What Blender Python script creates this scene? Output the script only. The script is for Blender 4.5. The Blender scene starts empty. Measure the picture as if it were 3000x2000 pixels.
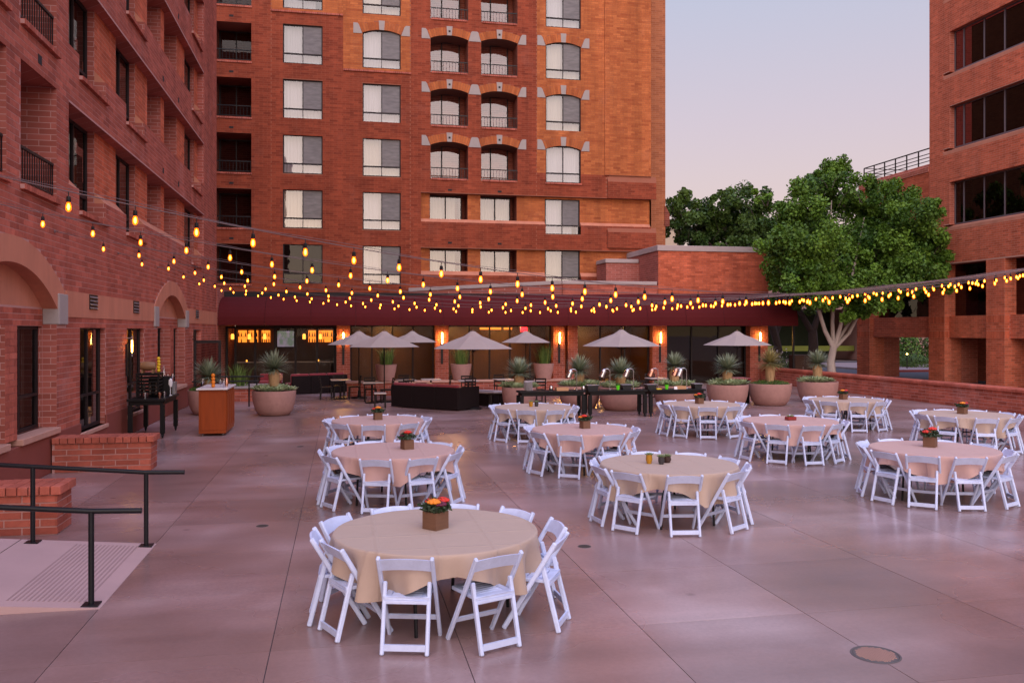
import bpy, bmesh, math, random
import numpy as np
from mathutils import Vector, Matrix

R = math.radians
rnd = random.Random(11)
np.random.seed(5)
sc = bpy.context.scene
COL = sc.collection

# ------------------------------------------------------------------ camera
THETA = math.atan(391 / 1960.0)
CAMH = 2.55
cam_data = bpy.data.cameras.new('camera')
cam = bpy.data.objects.new('camera', cam_data)
COL.objects.link(cam)
cam.location = (0, 0, CAMH)
cam.rotation_euler = (R(90), 0, -THETA)
cam_data.sensor_width = 36
cam_data.lens = 36 * 1960 / 2352.0
cam_data.shift_y = -24 / 2352.0
cam_data.clip_start = 0.05
cam_data.clip_end = 2000
sc.camera = cam
F_, S_, C_ = 1960.0, math.sin(THETA), math.cos(THETA)

# ------------------------------------------------------------------ sky, sun, exposure
SUN_EL, SUN_AZ = 4.0, 187.0          # degrees; azimuth clockwise from +Y, behind the camera
world = bpy.data.worlds.new('World')
sc.world = world
world.use_nodes = True
wn, wl = world.node_tree.nodes, world.node_tree.links
wn.clear()
w_out = wn.new('ShaderNodeOutputWorld')
w_bg = wn.new('ShaderNodeBackground')
w_sky = wn.new('ShaderNodeTexSky')
w_sky.sky_type = 'NISHITA'
w_sky.sun_disc = False
w_sky.sun_elevation = R(SUN_EL)
w_sky.sun_rotation = R(SUN_AZ)
w_sky.air_density = 1.0
w_sky.dust_density = 2.0
w_sky.ozone_density = 2.5
# twilight glow: a pale rose veil near the horizon, lavender above, added evenly round the whole sky
w_geo = wn.new('ShaderNodeNewGeometry')
w_sep = wn.new('ShaderNodeSeparateXYZ')
wl.new(w_geo.outputs['Incoming'], w_sep.inputs[0])
w_abs = wn.new('ShaderNodeMath'); w_abs.operation = 'ABSOLUTE'
wl.new(w_sep.outputs['Z'], w_abs.inputs[0])
w_ramp = wn.new('ShaderNodeValToRGB')
els = w_ramp.color_ramp.elements
els[0].position = 0.0;  els[0].color = (0.64, 0.46, 0.28, 1)
els[1].position = 1.0;  els[1].color = (0.50, 0.57, 1.10, 1)
for p, c in ((0.05, (0.545, 0.405, 0.335)), (0.11, (0.515, 0.370, 0.342)), (0.23, (0.448, 0.360, 0.396)), (0.36, (0.365, 0.360, 0.440)), (0.60, (0.41, 0.45, 0.72))):
    e = els.new(p); e.color = c + (1,)
wl.new(w_abs.outputs[0], w_ramp.inputs[0])
w_s1 = wn.new('ShaderNodeMix'); w_s1.data_type = 'RGBA'; w_s1.blend_type = 'ADD'
w_s1.inputs[0].default_value = 1.0
w_mulA = wn.new('ShaderNodeVectorMath'); w_mulA.operation = 'SCALE'; w_mulA.inputs[3].default_value = 0.35
wl.new(w_sky.outputs[0], w_mulA.inputs[0])
w_mulB = wn.new('ShaderNodeVectorMath'); w_mulB.operation = 'SCALE'; w_mulB.inputs[3].default_value = 9.3
wl.new(w_ramp.outputs[0], w_mulB.inputs[0])
wl.new(w_mulA.outputs[0], w_s1.inputs[6]); wl.new(w_mulB.outputs[0], w_s1.inputs[7])
wl.new(w_s1.outputs[2], w_bg.inputs[0])
w_bg.inputs[1].default_value = 0.10
wl.new(w_bg.outputs[0], w_out.inputs[0])

sun_data = bpy.data.lights.new('sun', 'SUN')
sun_data.energy = 2.0
sun_data.color = (1.0, 0.84, 0.80)
sun_data.angle = R(85)
sun = bpy.data.objects.new('sun', sun_data)
COL.objects.link(sun)
az, el = R(SUN_AZ), R(34.0)
sd = Vector((math.sin(az) * math.cos(el), math.cos(az) * math.cos(el), math.sin(el)))
sun.rotation_euler = sd.to_track_quat('Z', 'Y').to_euler()

sc.view_settings.view_transform = 'Standard'
sc.view_settings.look = 'None'
sc.view_settings.exposure = 0.6
sc.view_settings.gamma = 1.0
sc.view_settings.use_curve_mapping = False
sc.render.engine = 'CYCLES'
sc.cycles.use_denoising = True
sc.cycles.max_bounces = 8
sc.cycles.transparent_max_bounces = 12
sc.cycles.caustics_reflective = False
sc.cycles.caustics_refractive = False
sc.cycles.sample_clamp_indirect = 4.0

# ------------------------------------------------------------------ materials
MATS = {}
def nodes_of(m):
    m.use_nodes = True
    return m.node_tree.nodes, m.node_tree.links, m.node_tree.nodes['Principled BSDF']

def mat(name, col, rough=0.6, var=0.12, scale=3.0, bump=0.0, bscale=40.0, spec=0.5, metal=0.0,
        stretch=None, emit=None, estr=0.0, world_space=False, sheen=0.0):
    m = bpy.data.materials.new(name)
    n, l, p = nodes_of(m)
    p.inputs['Roughness'].default_value = rough
    p.inputs['Specular IOR Level'].default_value = spec
    p.inputs['Metallic'].default_value = metal
    if sheen: p.inputs['Sheen Weight'].default_value = sheen
    if world_space:
        g = n.new('ShaderNodeNewGeometry'); src = g.outputs['Position']
    else:
        g = n.new('ShaderNodeTexCoord'); src = g.outputs['Object']
    if stretch:
        mp = n.new('ShaderNodeMapping'); mp.inputs['Scale'].default_value = stretch
        l.new(src, mp.inputs[0]); src = mp.outputs[0]
    nz = n.new('ShaderNodeTexNoise'); nz.inputs['Scale'].default_value = scale
    nz.inputs['Detail'].default_value = 5; nz.inputs['Roughness'].default_value = 0.6
    l.new(src, nz.inputs['Vector'])
    mx = n.new('ShaderNodeMix'); mx.data_type = 'RGBA'
    mx.inputs[6].default_value = tuple(c * (1 - var) for c in col[:3]) + (1,)
    mx.inputs[7].default_value = tuple(min(1, c * (1 + var)) for c in col[:3]) + (1,)
    l.new(nz.outputs['Fac'], mx.inputs[0]); l.new(mx.outputs[2], p.inputs['Base Color'])
    if bump:
        nb = n.new('ShaderNodeTexNoise'); nb.inputs['Scale'].default_value = bscale
        nb.inputs['Detail'].default_value = 3; l.new(src, nb.inputs['Vector'])
        b = n.new('ShaderNodeBump'); b.inputs['Strength'].default_value = bump; b.inputs['Distance'].default_value = 0.02
        l.new(nb.outputs['Fac'], b.inputs['Height']); l.new(b.outputs[0], p.inputs['Normal'])
    if emit:
        p.inputs['Emission Color'].default_value = tuple(emit) + (1,)
        p.inputs['Emission Strength'].default_value = estr
    MATS[name] = m
    return m

def add_creases(name, strength=0.5):
    m = MATS[name]; n, l, p = nodes_of(m)
    t = n.new('ShaderNodeTexCoord'); sp = n.new('ShaderNodeSeparateXYZ'); l.new(t.outputs['Object'], sp.inputs[0])
    hs = []
    for ax, off in (('X', 0.07), ('Y', 0.19)):
        a = n.new('ShaderNodeMath'); a.operation = 'ADD'; a.inputs[1].default_value = off; l.new(sp.outputs[ax], a.inputs[0])
        q = n.new('ShaderNodeMath'); q.operation = 'PINGPONG'; q.inputs[1].default_value = 0.24; l.new(a.outputs[0], q.inputs[0])
        r = n.new('ShaderNodeMapRange'); r.inputs[1].default_value = 0.0; r.inputs[2].default_value = 0.025; r.inputs[3].default_value = 1.0; r.inputs[4].default_value = 0.0; l.new(q.outputs[0], r.inputs[0]); hs.append(r)
    mx = n.new('ShaderNodeMath'); mx.operation = 'MAXIMUM'; l.new(hs[0].outputs[0], mx.inputs[0]); l.new(hs[1].outputs[0], mx.inputs[1])
    nz = n.new('ShaderNodeTexNoise'); nz.inputs['Scale'].default_value = 5.0; nz.inputs['Detail'].default_value = 3; l.new(t.outputs['Object'], nz.inputs['Vector'])
    ad = n.new('ShaderNodeMath'); ad.operation = 'MULTIPLY_ADD'; ad.inputs[1].default_value = 0.6; l.new(nz.outputs['Fac'], ad.inputs[0]); l.new(mx.outputs[0], ad.inputs[2])
    b = n.new('ShaderNodeBump'); b.inputs['Strength'].default_value = strength; b.inputs['Distance'].default_value = 0.012; l.new(ad.outputs[0], b.inputs['Height'])
    old = next(q for q in n if q.type == 'BUMP' and q != b); l.new(b.outputs[0], old.inputs['Normal'])
def brick_mat(name, dark, light, pale, pale_amt=0.25):
    """kiln colour per piece (tint attribute), grain, and chalky efflorescence in ragged patches"""
    m = bpy.data.materials.new(name)
    n, l, p = nodes_of(m)
    p.inputs['Roughness'].default_value = 0.85
    p.inputs['Specular IOR Level'].default_value = 0.25
    at = n.new('ShaderNodeAttribute'); at.attribute_name = 'tint'
    g = n.new('ShaderNodeNewGeometry')
    mx = n.new('ShaderNodeMix'); mx.data_type = 'RGBA'
    mx.inputs[6].default_value = dark + (1,); mx.inputs[7].default_value = light + (1,)
    l.new(at.outputs['Fac'], mx.inputs[0])
    n1 = n.new('ShaderNodeTexNoise'); n1.inputs['Scale'].default_value = 0.55; n1.inputs['Detail'].default_value = 6
    n1.inputs['Roughness'].default_value = 0.7
    l.new(g.outputs['Position'], n1.inputs['Vector'])
    rp = n.new('ShaderNodeValToRGB'); rp.color_ramp.elements[0].position = 0.56; rp.color_ramp.elements[1].position = 0.8
    rp.color_ramp.elements[1].color = (pale_amt,) * 3 + (1,); rp.color_ramp.elements[0].color = (0, 0, 0, 1)
    l.new(n1.outputs['Fac'], rp.inputs[0])
    mx2 = n.new('ShaderNodeMix'); mx2.data_type = 'RGBA'; mx2.inputs[7].default_value = pale + (1,)
    l.new(rp.outputs[0], mx2.inputs[0]); l.new(mx.outputs[2], mx2.inputs[6])
    n2 = n.new('ShaderNodeTexNoise'); n2.inputs['Scale'].default_value = 14; n2.inputs['Detail'].default_value = 5
    l.new(g.outputs['Position'], n2.inputs['Vector'])
    hs = n.new('ShaderNodeHueSaturation')
    mr = n.new('ShaderNodeMapRange'); mr.inputs[3].default_value = 0.72; mr.inputs[4].default_value = 1.28
    l.new(n2.outputs['Fac'], mr.inputs[0]); mpz = n.new('ShaderNodeMapping'); mpz.inputs['Scale'].default_value = (1.5, 1.5, 0.13); l.new(g.outputs['Position'], mpz.inputs[0])
    nst = n.new('ShaderNodeTexNoise'); nst.inputs['Scale'].default_value = 1.0; nst.inputs['Detail'].default_value = 5; nst.inputs['Roughness'].default_value = 0.65
    l.new(mpz.outputs[0], nst.inputs['Vector'])
    mst = n.new('ShaderNodeMapRange'); mst.inputs[1].default_value = 0.28; mst.inputs[2].default_value = 0.72; mst.inputs[3].default_value = 0.70; mst.inputs[4].default_value = 1.20
    l.new(nst.outputs['Fac'], mst.inputs[0])
    mst2 = n.new('ShaderNodeMath'); mst2.operation = 'MULTIPLY'; l.new(mr.outputs[0], mst2.inputs[0]); l.new(mst.outputs[0], mst2.inputs[1])
    l.new(mst2.outputs[0], hs.inputs['Value']); l.new(mx2.outputs[2], hs.inputs['Color'])
    l.new(hs.outputs[0], p.inputs['Base Color'])
    b = n.new('ShaderNodeBump'); b.inputs['Strength'].default_value = 0.35; b.inputs['Distance'].default_value = 0.01
    n3 = n.new('ShaderNodeTexNoise'); n3.inputs['Scale'].default_value = 45; l.new(g.outputs['Position'], n3.inputs['Vector'])
    l.new(n3.outputs['Fac'], b.inputs['Height']); l.new(b.outputs[0], p.inputs['Normal'])
    MATS[name] = m
    return m

def glass_mat(name, refl, tint, rough=0.01, frs=1.0):
    m = bpy.data.materials.new(name); m.use_nodes = True
    n, l = m.node_tree.nodes, m.node_tree.links
    n.clear()
    o = n.new('ShaderNodeOutputMaterial'); mixs = n.new('ShaderNodeMixShader')
    tr = n.new('ShaderNodeBsdfTransparent'); tr.inputs[0].default_value = tint + (1,)
    gl = n.new('ShaderNodeBsdfGlossy'); gl.inputs['Roughness'].default_value = rough
    gl.inputs[0].default_value = (1, 1, 1, 1)
    nz = n.new('ShaderNodeTexNoise'); nz.inputs['Scale'].default_value = 1.3
    g = n.new('ShaderNodeNewGeometry'); l.new(g.outputs['Position'], nz.inputs['Vector'])
    b = n.new('ShaderNodeBump'); b.inputs['Strength'].default_value = 0.06; b.inputs['Distance'].default_value = 0.03
    l.new(nz.outputs['Fac'], b.inputs['Height']); l.new(b.outputs[0], gl.inputs['Normal'])
    fr = n.new('ShaderNodeFresnel')
    io = n.new('ShaderNodeMath'); io.operation = 'MULTIPLY_ADD'; io.inputs[1].default_value = 1 / 1.5 - 1.5; io.inputs[2].default_value = 1.5
    l.new(g.outputs['Backfacing'], io.inputs[0]); l.new(io.outputs[0], fr.inputs[0])
    ad = n.new('ShaderNodeMath'); ad.operation = 'MULTIPLY_ADD'; ad.inputs[1].default_value = frs; ad.inputs[2].default_value = refl; ad.use_clamp = True
    l.new(fr.outputs[0], ad.inputs[0]); l.new(ad.outputs[0], mixs.inputs[0])
    l.new(tr.outputs[0], mixs.inputs[1]); l.new(gl.outputs[0], mixs.inputs[2]); l.new(mixs.outputs[0], o.inputs[0])
    MATS[name] = m
    return m

def leaf_mat(name, a, b, rough=0.55):
    m = bpy.data.materials.new(name)
    n, l, p = nodes_of(m)
    at = n.new('ShaderNodeAttribute'); at.attribute_name = 'tint'
    mx = n.new('ShaderNodeMix'); mx.data_type = 'RGBA'
    mx.inputs[6].default_value = a + (1,); mx.inputs[7].default_value = b + (1,)
    l.new(at.outputs['Fac'], mx.inputs[0]); l.new(mx.outputs[2], p.inputs['Base Color'])
    p.inputs['Roughness'].default_value = rough
    p.inputs['Specular IOR Level'].default_value = 0.3
    MATS[name] = m
    return m

brick_mat('brick_deep', (0.190, 0.034, 0.015), (0.320, 0.066, 0.029), (0.40, 0.19, 0.15), 0.25)
brick_mat('brick_red', (0.300, 0.072, 0.045), (0.490, 0.130, 0.083), (0.52, 0.29, 0.26), 0.5)
brick_mat('brick_orange', (0.34, 0.085, 0.026), (0.52, 0.160, 0.050), (0.55, 0.30, 0.20), 0.2)
brick_mat('brick_brown', (0.41, 0.090, 0.040), (0.64, 0.155, 0.073), (0.48, 0.26, 0.20), 0.25)
mat('mortar_pink', (0.50, 0.27, 0.235), 0.9, 0.15, 4, 0.2, 60, 0.2, world_space=True)
mat('mortar_deep', (0.30, 0.105, 0.062), 0.9, 0.15, 4, 0.2, 60, 0.2, world_space=True)
mat('mortar_tan', (0.54, 0.28, 0.20), 0.9, 0.15, 4, 0.2, 60, 0.2, world_space=True)
mat('stucco_band', (0.52, 0.205, 0.125), 0.85, 0.30, 2.2, 0.25, 70, 0.25, stretch=(1, 1, 0.22), world_space=True)
mat('plinth_paint', (0.235, 0.060, 0.042), 0.75, 0.15, 1.5, 0.1, 60, 0.3, world_space=True)
mat('sill_stone', (0.50, 0.27, 0.20), 0.8, 0.18, 5, 0.2, 80, 0.3, world_space=True)
mat('pale_stone', (0.35, 0.30, 0.275), 0.8, 0.12, 4, 0.15, 60, 0.3, world_space=True)
mat('coping', (0.42, 0.34, 0.32), 0.75, 0.12, 3, 0.1, 50, 0.3, world_space=True)
mat('frame_dark', (0.020, 0.013, 0.013), 0.5, 0.2, 8, spec=0.25)
mat('black_paint', (0.008, 0.008, 0.010), 0.4, 0.2, 12, 0.04, 90, spec=0.3)
mat('black_wood', (0.008, 0.007, 0.007), 0.5, 0.3, 6, spec=0.18, stretch=(1, 8, 8))
mat('curtain', (0.42, 0.39, 0.385), 0.9, 0.05, 3)
mat('curtain_grey', (0.30, 0.285, 0.285), 0.9, 0.08, 3)
mat('curtain_cream_sunset', (0.44, 0.38, 0.29), 0.9, 0.06, 3)
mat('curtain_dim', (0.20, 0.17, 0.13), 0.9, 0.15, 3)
mat('room_dark', (0.020, 0.016, 0.016), 0.9, 0.3, 2)
mat('screen_mesh', (0.17, 0.155, 0.155), 0.7, 0.12, 2.5, stretch=(1, 1, 6))
mat('soffit', (0.20, 0.12, 0.09), 0.85, 0.1, 3)
glass_mat('glass_bright', 0.09, (0.92, 0.92, 0.92))
glass_mat('glass_dark', 0.0, (0.34, 0.30, 0.30), frs=0.6)
glass_mat('glass_office', 0.0, (0.22, 0.10, 0.12))
glass_mat('glass_clear', 0.0, (0.95, 0.93, 0.90), frs=0.15)
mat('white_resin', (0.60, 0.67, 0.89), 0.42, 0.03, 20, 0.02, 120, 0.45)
mat('cloth_khaki', (0.44, 0.325, 0.255), 0.9, 0.06, 8, 0.12, 220, 0.15, sheen=0.15)
mat('cloth_rose', (0.50, 0.315, 0.275), 0.9, 0.06, 8, 0.12, 220, 0.15, sheen=0.15)
add_creases('cloth_khaki'); add_creases('cloth_rose')
mat('planter_clay', (0.43, 0.235, 0.20), 0.8, 0.16, 2.2, 0.15, 45, 0.25)
mat('soil', (0.05, 0.035, 0.025), 0.95, 0.4, 12, 0.5, 30)
mat('awning_cloth', (0.085, 0.007, 0.008), 0.82, 0.18, 0.9, 0.08, 90, 0.2, world_space=True)
mat('umbrella_cloth', (0.36, 0.295, 0.265), 0.88, 0.1, 2.0, 0.06, 120, 0.15)
mat('cherry_wood', (0.27, 0.046, 0.006), 0.45, 0.35, 2.5, spec=0.25, stretch=(6, 6, 0.6))
mat('box_wood', (0.16, 0.075, 0.04), 0.7, 0.4, 6, 0.3, 60, stretch=(1, 1, 7))
mat('counter_white', (0.70, 0.66, 0.64), 0.3, 0.08, 6)
mat('chrome', (0.50, 0.48, 0.48), 0.22, 0.03, 4, metal=1.0)
mat('copper', (0.55, 0.27, 0.18), 0.25, 0.05, 4, metal=1.0)
mat('cushion_red', (0.22, 0.018, 0.025), 0.85, 0.15, 6, 0.1, 120, sheen=0.2)
mat('wicker_dark', (0.012, 0.007, 0.007), 0.7, 0.35, 40, 0.4, 160, spec=0.15)
mat('stripe_tan', (0.50, 0.27, 0.14), 0.9, 0.1, 8)
mat('chair_dark', (0.014, 0.008, 0.007), 0.5, 0.3, 12, spec=0.2)
mat('table_pale', (0.44, 0.35, 0.30), 0.4, 0.2, 6)
mat('bark_pale', (0.42, 0.35, 0.31), 0.9, 0.22, 5, 0.6, 18, stretch=(1, 1, 0.4))
mat('bark_dark', (0.055, 0.035, 0.030), 0.9, 0.3, 5, 0.6, 18, stretch=(1, 1, 0.4))
mat('yucca_skirt', (0.50, 0.32, 0.16), 0.9, 0.35, 9, 0.5, 50, stretch=(3, 3, 0.4))
leaf_mat('leaf_tree', (0.022, 0.068, 0.007), (0.150, 0.280, 0.028))
leaf_mat('leaf_tree_dark', (0.020, 0.055, 0.009), (0.110, 0.190, 0.030))
leaf_mat('leaf_yucca', (0.150, 0.200, 0.130), (0.360, 0.400, 0.260))
leaf_mat('leaf_yucca_dry', (0.22, 0.19, 0.07), (0.42, 0.35, 0.14))
leaf_mat('leaf_reed', (0.05, 0.105, 0.018), (0.20, 0.28, 0.06))
leaf_mat('leaf_succulent', (0.17, 0.24, 0.12), (0.42, 0.48, 0.28))
leaf_mat('leaf_cover', (0.030, 0.075, 0.012), (0.11, 0.19, 0.035))
leaf_mat('leaf_bouquet', (0.015, 0.035, 0.012), (0.07, 0.095, 0.055))
mat('petal_red', (0.62, 0.030, 0.014), 0.6, 0.25, 30)
mat('petal_orange', (0.78, 0.24, 0.012), 0.6, 0.2, 30)
mat('petal_plum', (0.13, 0.010, 0.04), 0.6, 0.2, 30)
mat('pot_mustard', (0.42, 0.20, 0.012), 0.35, 0.15, 8)
mat('pot_brown', (0.045, 0.022, 0.018), 0.35, 0.15, 8)
mat('pot_slate', (0.038, 0.034, 0.036), 0.4, 0.15, 8)
mat('dish_red', (0.24, 0.022, 0.018), 0.35, 0.15, 8)
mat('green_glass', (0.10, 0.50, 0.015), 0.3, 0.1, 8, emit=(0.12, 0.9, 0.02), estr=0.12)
mat('orange_fruit', (0.80, 0.23, 0.01), 0.5, 0.12, 20, 0.1, 90)
mat('lemon_fruit', (0.78, 0.55, 0.01), 0.5, 0.12, 20, 0.1, 90)
mat('asphalt', (0.055, 0.055, 0.062), 0.85, 0.25, 6, 0.2, 60, world_space=True)
mat('pavement', (0.27, 0.20, 0.19), 0.85, 0.2, 2, 0.1, 60, world_space=True)
mat('ramp_concrete', (0.49, 0.325, 0.305), 0.8, 0.14, 1.4, 0.08, 70, world_space=True)
mat('ramp_groove', (0.37, 0.245, 0.23), 0.9, 0.2, 3, world_space=True)
mat('kerb_red', (0.33, 0.06, 0.05), 0.8, 0.2, 5, world_space=True)
mat('cast_iron', (0.10, 0.085, 0.08), 0.6, 0.3, 20, 0.2, 60)
mat('stucco_pink', (0.36, 0.20, 0.165), 0.9, 0.12, 1.2, 0.1, 40, world_space=True)
mat('stucco_cream', (0.52, 0.42, 0.30), 0.9, 0.1, 1.2, world_space=True)
mat('wood_panel', (0.060, 0.022, 0.009), 0.5, 0.35, 3, stretch=(4, 4, 0.5))
mat('bulb_core', (0.9, 0.5, 0.15), 0.3, 0, 3, emit=(1.0, 0.42, 0.09), estr=60.0)
mat('sconce_glow', (0.9, 0.6, 0.2), 0.3, 0, 3, emit=(1.0, 0.50, 0.10), estr=48.0)
mat('downlight_glow', (0.9, 0.6, 0.2), 0.3, 0, 3, emit=(1.0, 0.48, 0.11), estr=260.0)
mat('lantern_glow', (0.9, 0.6, 0.2), 0.3, 0, 3, emit=(1.0, 0.48, 0.09), estr=14.0)
mat('shelf_glow', (0.5, 0.25, 0.08), 0.5, 0.1, 6, emit=(1.0, 0.25, 0.025), estr=1.15)
mat('pendant_glow', (0.7, 0.4, 0.15), 0.5, 0.05, 6, emit=(1.0, 0.36, 0.05), estr=1.8)
mat('exit_glow', (0.5, 0.02, 0.02), 0.5, 0.05, 6, emit=(1.0, 0.03, 0.04), estr=2.0)
mat('shade_cloth', (0.17, 0.135, 0.105), 0.9, 0.08, 1.0, stretch=(1, 1, 4))
mat('bottle_dark', (0.05, 0.022, 0.012), 0.15, 0.3, 5)
mat('oak_barrel', (0.22, 0.115, 0.05), 0.55, 0.3, 5, stretch=(1, 6, 6))
mat('porcelain', (0.72, 0.68, 0.68), 0.25, 0.04, 5)
mat('petal_pale', (0.55, 0.48, 0.56), 0.8, 0.1, 8)
mat('garage_back_dark', (0.02, 0.03, 0.012), 0.9, 0.2, 2)
mat('lime_wall', (0.16, 0.18, 0.02), 0.8, 0.1, 2)
glass_mat('glass_drink', 0.12, (0.90, 0.88, 0.90))
mat('cable_grey', (0.13, 0.085, 0.085), 0.6, 0.1, 5)
mat('mullion', (0.13, 0.10, 0.11), 0.5, 0.1, 5)
mat('steel_grey', (0.30, 0.28, 0.29), 0.4, 0.1, 5, metal=0.6)

def bulb_mat():
    m = bpy.data.materials.new('bulb_glass'); m.use_nodes = True
    n, l = m.node_tree.nodes, m.node_tree.links; n.clear()
    o = n.new('ShaderNodeOutputMaterial'); mx = n.new('ShaderNodeMixShader'); mx.inputs[0].default_value = 0.66
    t = n.new('ShaderNodeBsdfTransparent'); t.inputs[0].default_value = (1.0, 0.60, 0.22, 1)
    e = n.new('ShaderNodeEmission'); e.inputs[0].default_value = (1.0, 0.165, 0.006, 1); e.inputs[1].default_value = 2.4
    l.new(t.outputs[0], mx.inputs[1]); l.new(e.outputs[0], mx.inputs[2]); l.new(mx.outputs[0], o.inputs[0]); MATS['bulb_glass'] = m
bulb_mat()

def scuff(name, lo, hi):
    m = MATS[name]; n, l, p = nodes_of(m); src = p.inputs['Base Color'].links[0].from_socket
    oi = n.new('ShaderNodeObjectInfo'); mr = n.new('ShaderNodeMapRange'); mr.inputs[3].default_value = lo; mr.inputs[4].default_value = hi; l.new(oi.outputs['Random'], mr.inputs[0])
    g = n.new('ShaderNodeNewGeometry'); nz = n.new('ShaderNodeTexNoise'); nz.inputs['Scale'].default_value = 9; nz.inputs['Detail'].default_value = 6; nz.inputs['Roughness'].default_value = 0.7; l.new(g.outputs['Position'], nz.inputs['Vector'])
    m2 = n.new('ShaderNodeMapRange'); m2.inputs[1].default_value = 0.3; m2.inputs[2].default_value = 0.6; m2.inputs[3].default_value = 0.86; m2.inputs[4].default_value = 1.0; l.new(nz.outputs['Fac'], m2.inputs[0])
    mu = n.new('ShaderNodeMath'); mu.operation = 'MULTIPLY'; l.new(mr.outputs[0], mu.inputs[0]); l.new(m2.outputs[0], mu.inputs[1])
    hs = n.new('ShaderNodeHueSaturation'); l.new(mu.outputs[0], hs.inputs['Value']); l.new(src, hs.inputs['Color']); l.new(hs.outputs[0], p.inputs['Base Color'])
scuff('white_resin', 0.93, 1.06); scuff('planter_clay', 0.88, 1.12)

# polished, stained concrete of the plaza
def plaza_mat():
    m = bpy.data.materials.new('plaza_concrete')
    n, l, p = nodes_of(m)
    g = n.new('ShaderNodeNewGeometry')
    oi = n.new('ShaderNodeObjectInfo')
    n1 = n.new('ShaderNodeTexNoise'); n1.inputs['Scale'].default_value = 0.45; n1.inputs['Detail'].default_value = 4
    n1.inputs['Roughness'].default_value = 0.48; n1.inputs['Distortion'].default_value = 0.15
    l.new(g.outputs['Position'], n1.inputs['Vector'])
    r1 = n.new('ShaderNodeValToRGB')
    e = r1.color_ramp.elements
    e[0].position = 0.30; e[0].color = (0.190, 0.122, 0.112, 1)
    e[1].position = 0.72; e[1].color = (0.420, 0.310, 0.305, 1)  # pale patches: floor sheen put into the stain colours
    a = e.new(0.44); a.color = (0.248, 0.152, 0.136, 1)
    a = e.new(0.56); a.color = (0.305, 0.198, 0.187, 1)
    l.new(n1.outputs['Fac'], r1.inputs[0])
    mp = n.new('ShaderNodeMapping'); mp.inputs['Scale'].default_value = (0.35, 2.2, 1); mp.inputs['Rotation'].default_value = (0, 0, 0.15)
    l.new(g.outputs['Position'], mp.inputs[0])
    n2 = n.new('ShaderNodeTexNoise'); n2.inputs['Scale'].default_value = 0.9; n2.inputs['Detail'].default_value = 6
    l.new(mp.outputs[0], n2.inputs['Vector'])
    hs = n.new('ShaderNodeHueSaturation')
    mr = n.new('ShaderNodeMapRange'); mr.inputs[1].default_value = 0.3; mr.inputs[2].default_value = 0.7
    mr.inputs[3].default_value = 0.86; mr.inputs[4].default_value = 1.12
    l.new(n2.outputs['Fac'], mr.inputs[0])
    mo = n.new('ShaderNodeMapRange'); mo.inputs[3].default_value = 0.86; mo.inputs[4].default_value = 1.12
    l.new(oi.outputs['Random'], mo.inputs[0])
    mu = n.new('ShaderNodeMath'); mu.operation = 'MULTIPLY'
    l.new(mr.outputs[0], mu.inputs[0]); l.new(mo.outputs[0], mu.inputs[1])
    ng = n.new('ShaderNodeTexNoise'); ng.inputs['Scale'].default_value = 22; ng.inputs['Detail'].default_value = 6; ng.inputs['Roughness'].default_value = 0.75
    l.new(g.outputs['Position'], ng.inputs['Vector'])
    mg = n.new('ShaderNodeMapRange'); mg.inputs[1].default_value = 0.3; mg.inputs[2].default_value = 0.7; mg.inputs[3].default_value = 0.88; mg.inputs[4].default_value = 1.12
    l.new(ng.outputs['Fac'], mg.inputs[0])
    mu2 = n.new('ShaderNodeMath'); mu2.operation = 'MULTIPLY'; l.new(mu.outputs[0], mu2.inputs[0]); l.new(mg.outputs[0], mu2.inputs[1])
    l.new(mu2.outputs[0], hs.inputs['Value']); l.new(r1.outputs[0], hs.inputs['Color'])
    # small dark spill spots
    vo = n.new('ShaderNodeTexVoronoi'); vo.inputs['Scale'].default_value = 0.8; vo.inputs['Randomness'].default_value = 1.0
    l.new(g.outputs['Position'], vo.inputs['Vector'])
    rs = n.new('ShaderNodeValToRGB'); rs.color_ramp.elements[0].position = 0.012; rs.color_ramp.elements[1].position = 0.05
    rs.color_ramp.elements[0].color = (0.55, 0.52, 0.52, 1); rs.color_ramp.elements[1].color = (1, 1, 1, 1)
    l.new(vo.outputs['Distance'], rs.inputs[0])
    ms = n.new('ShaderNodeMix'); ms.data_type = 'RGBA'; ms.blend_type = 'MULTIPLY'; ms.inputs[0].default_value = 1
    l.new(hs.outputs[0], ms.inputs[6]); l.new(rs.outputs[0], ms.inputs[7])
    l.new(ms.outputs[2], p.inputs['Base Color'])
    rr = n.new('ShaderNodeMapRange'); rr.inputs[1].default_value = 0.3; rr.inputs[2].default_value = 0.7
    rr.inputs[3].default_value = 0.21; rr.inputs[4].default_value = 0.38
    n4 = n.new('ShaderNodeTexNoise'); n4.inputs['Scale'].default_value = 0.35; n4.inputs['Detail'].default_value = 4
    l.new(g.outputs['Position'], n4.inputs['Vector']); l.new(n4.outputs['Fac'], rr.inputs[0])
    l.new(rr.outputs[0], p.inputs['Roughness'])
    p.inputs['Specular IOR Level'].default_value = 0.8
    nb = n.new('ShaderNodeTexNoise'); nb.inputs['Scale'].default_value = 9; l.new(g.outputs['Position'], nb.inputs['Vector'])
    b = n.new('ShaderNodeBump'); b.inputs['Strength'].default_value = 0.05; b.inputs['Distance'].default_value = 0.01
    l.new(nb.outputs['Fac'], b.inputs['Height']); l.new(b.outputs[0], p.inputs['Normal'])
    MATS['plaza_concrete'] = m
plaza_mat()

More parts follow.
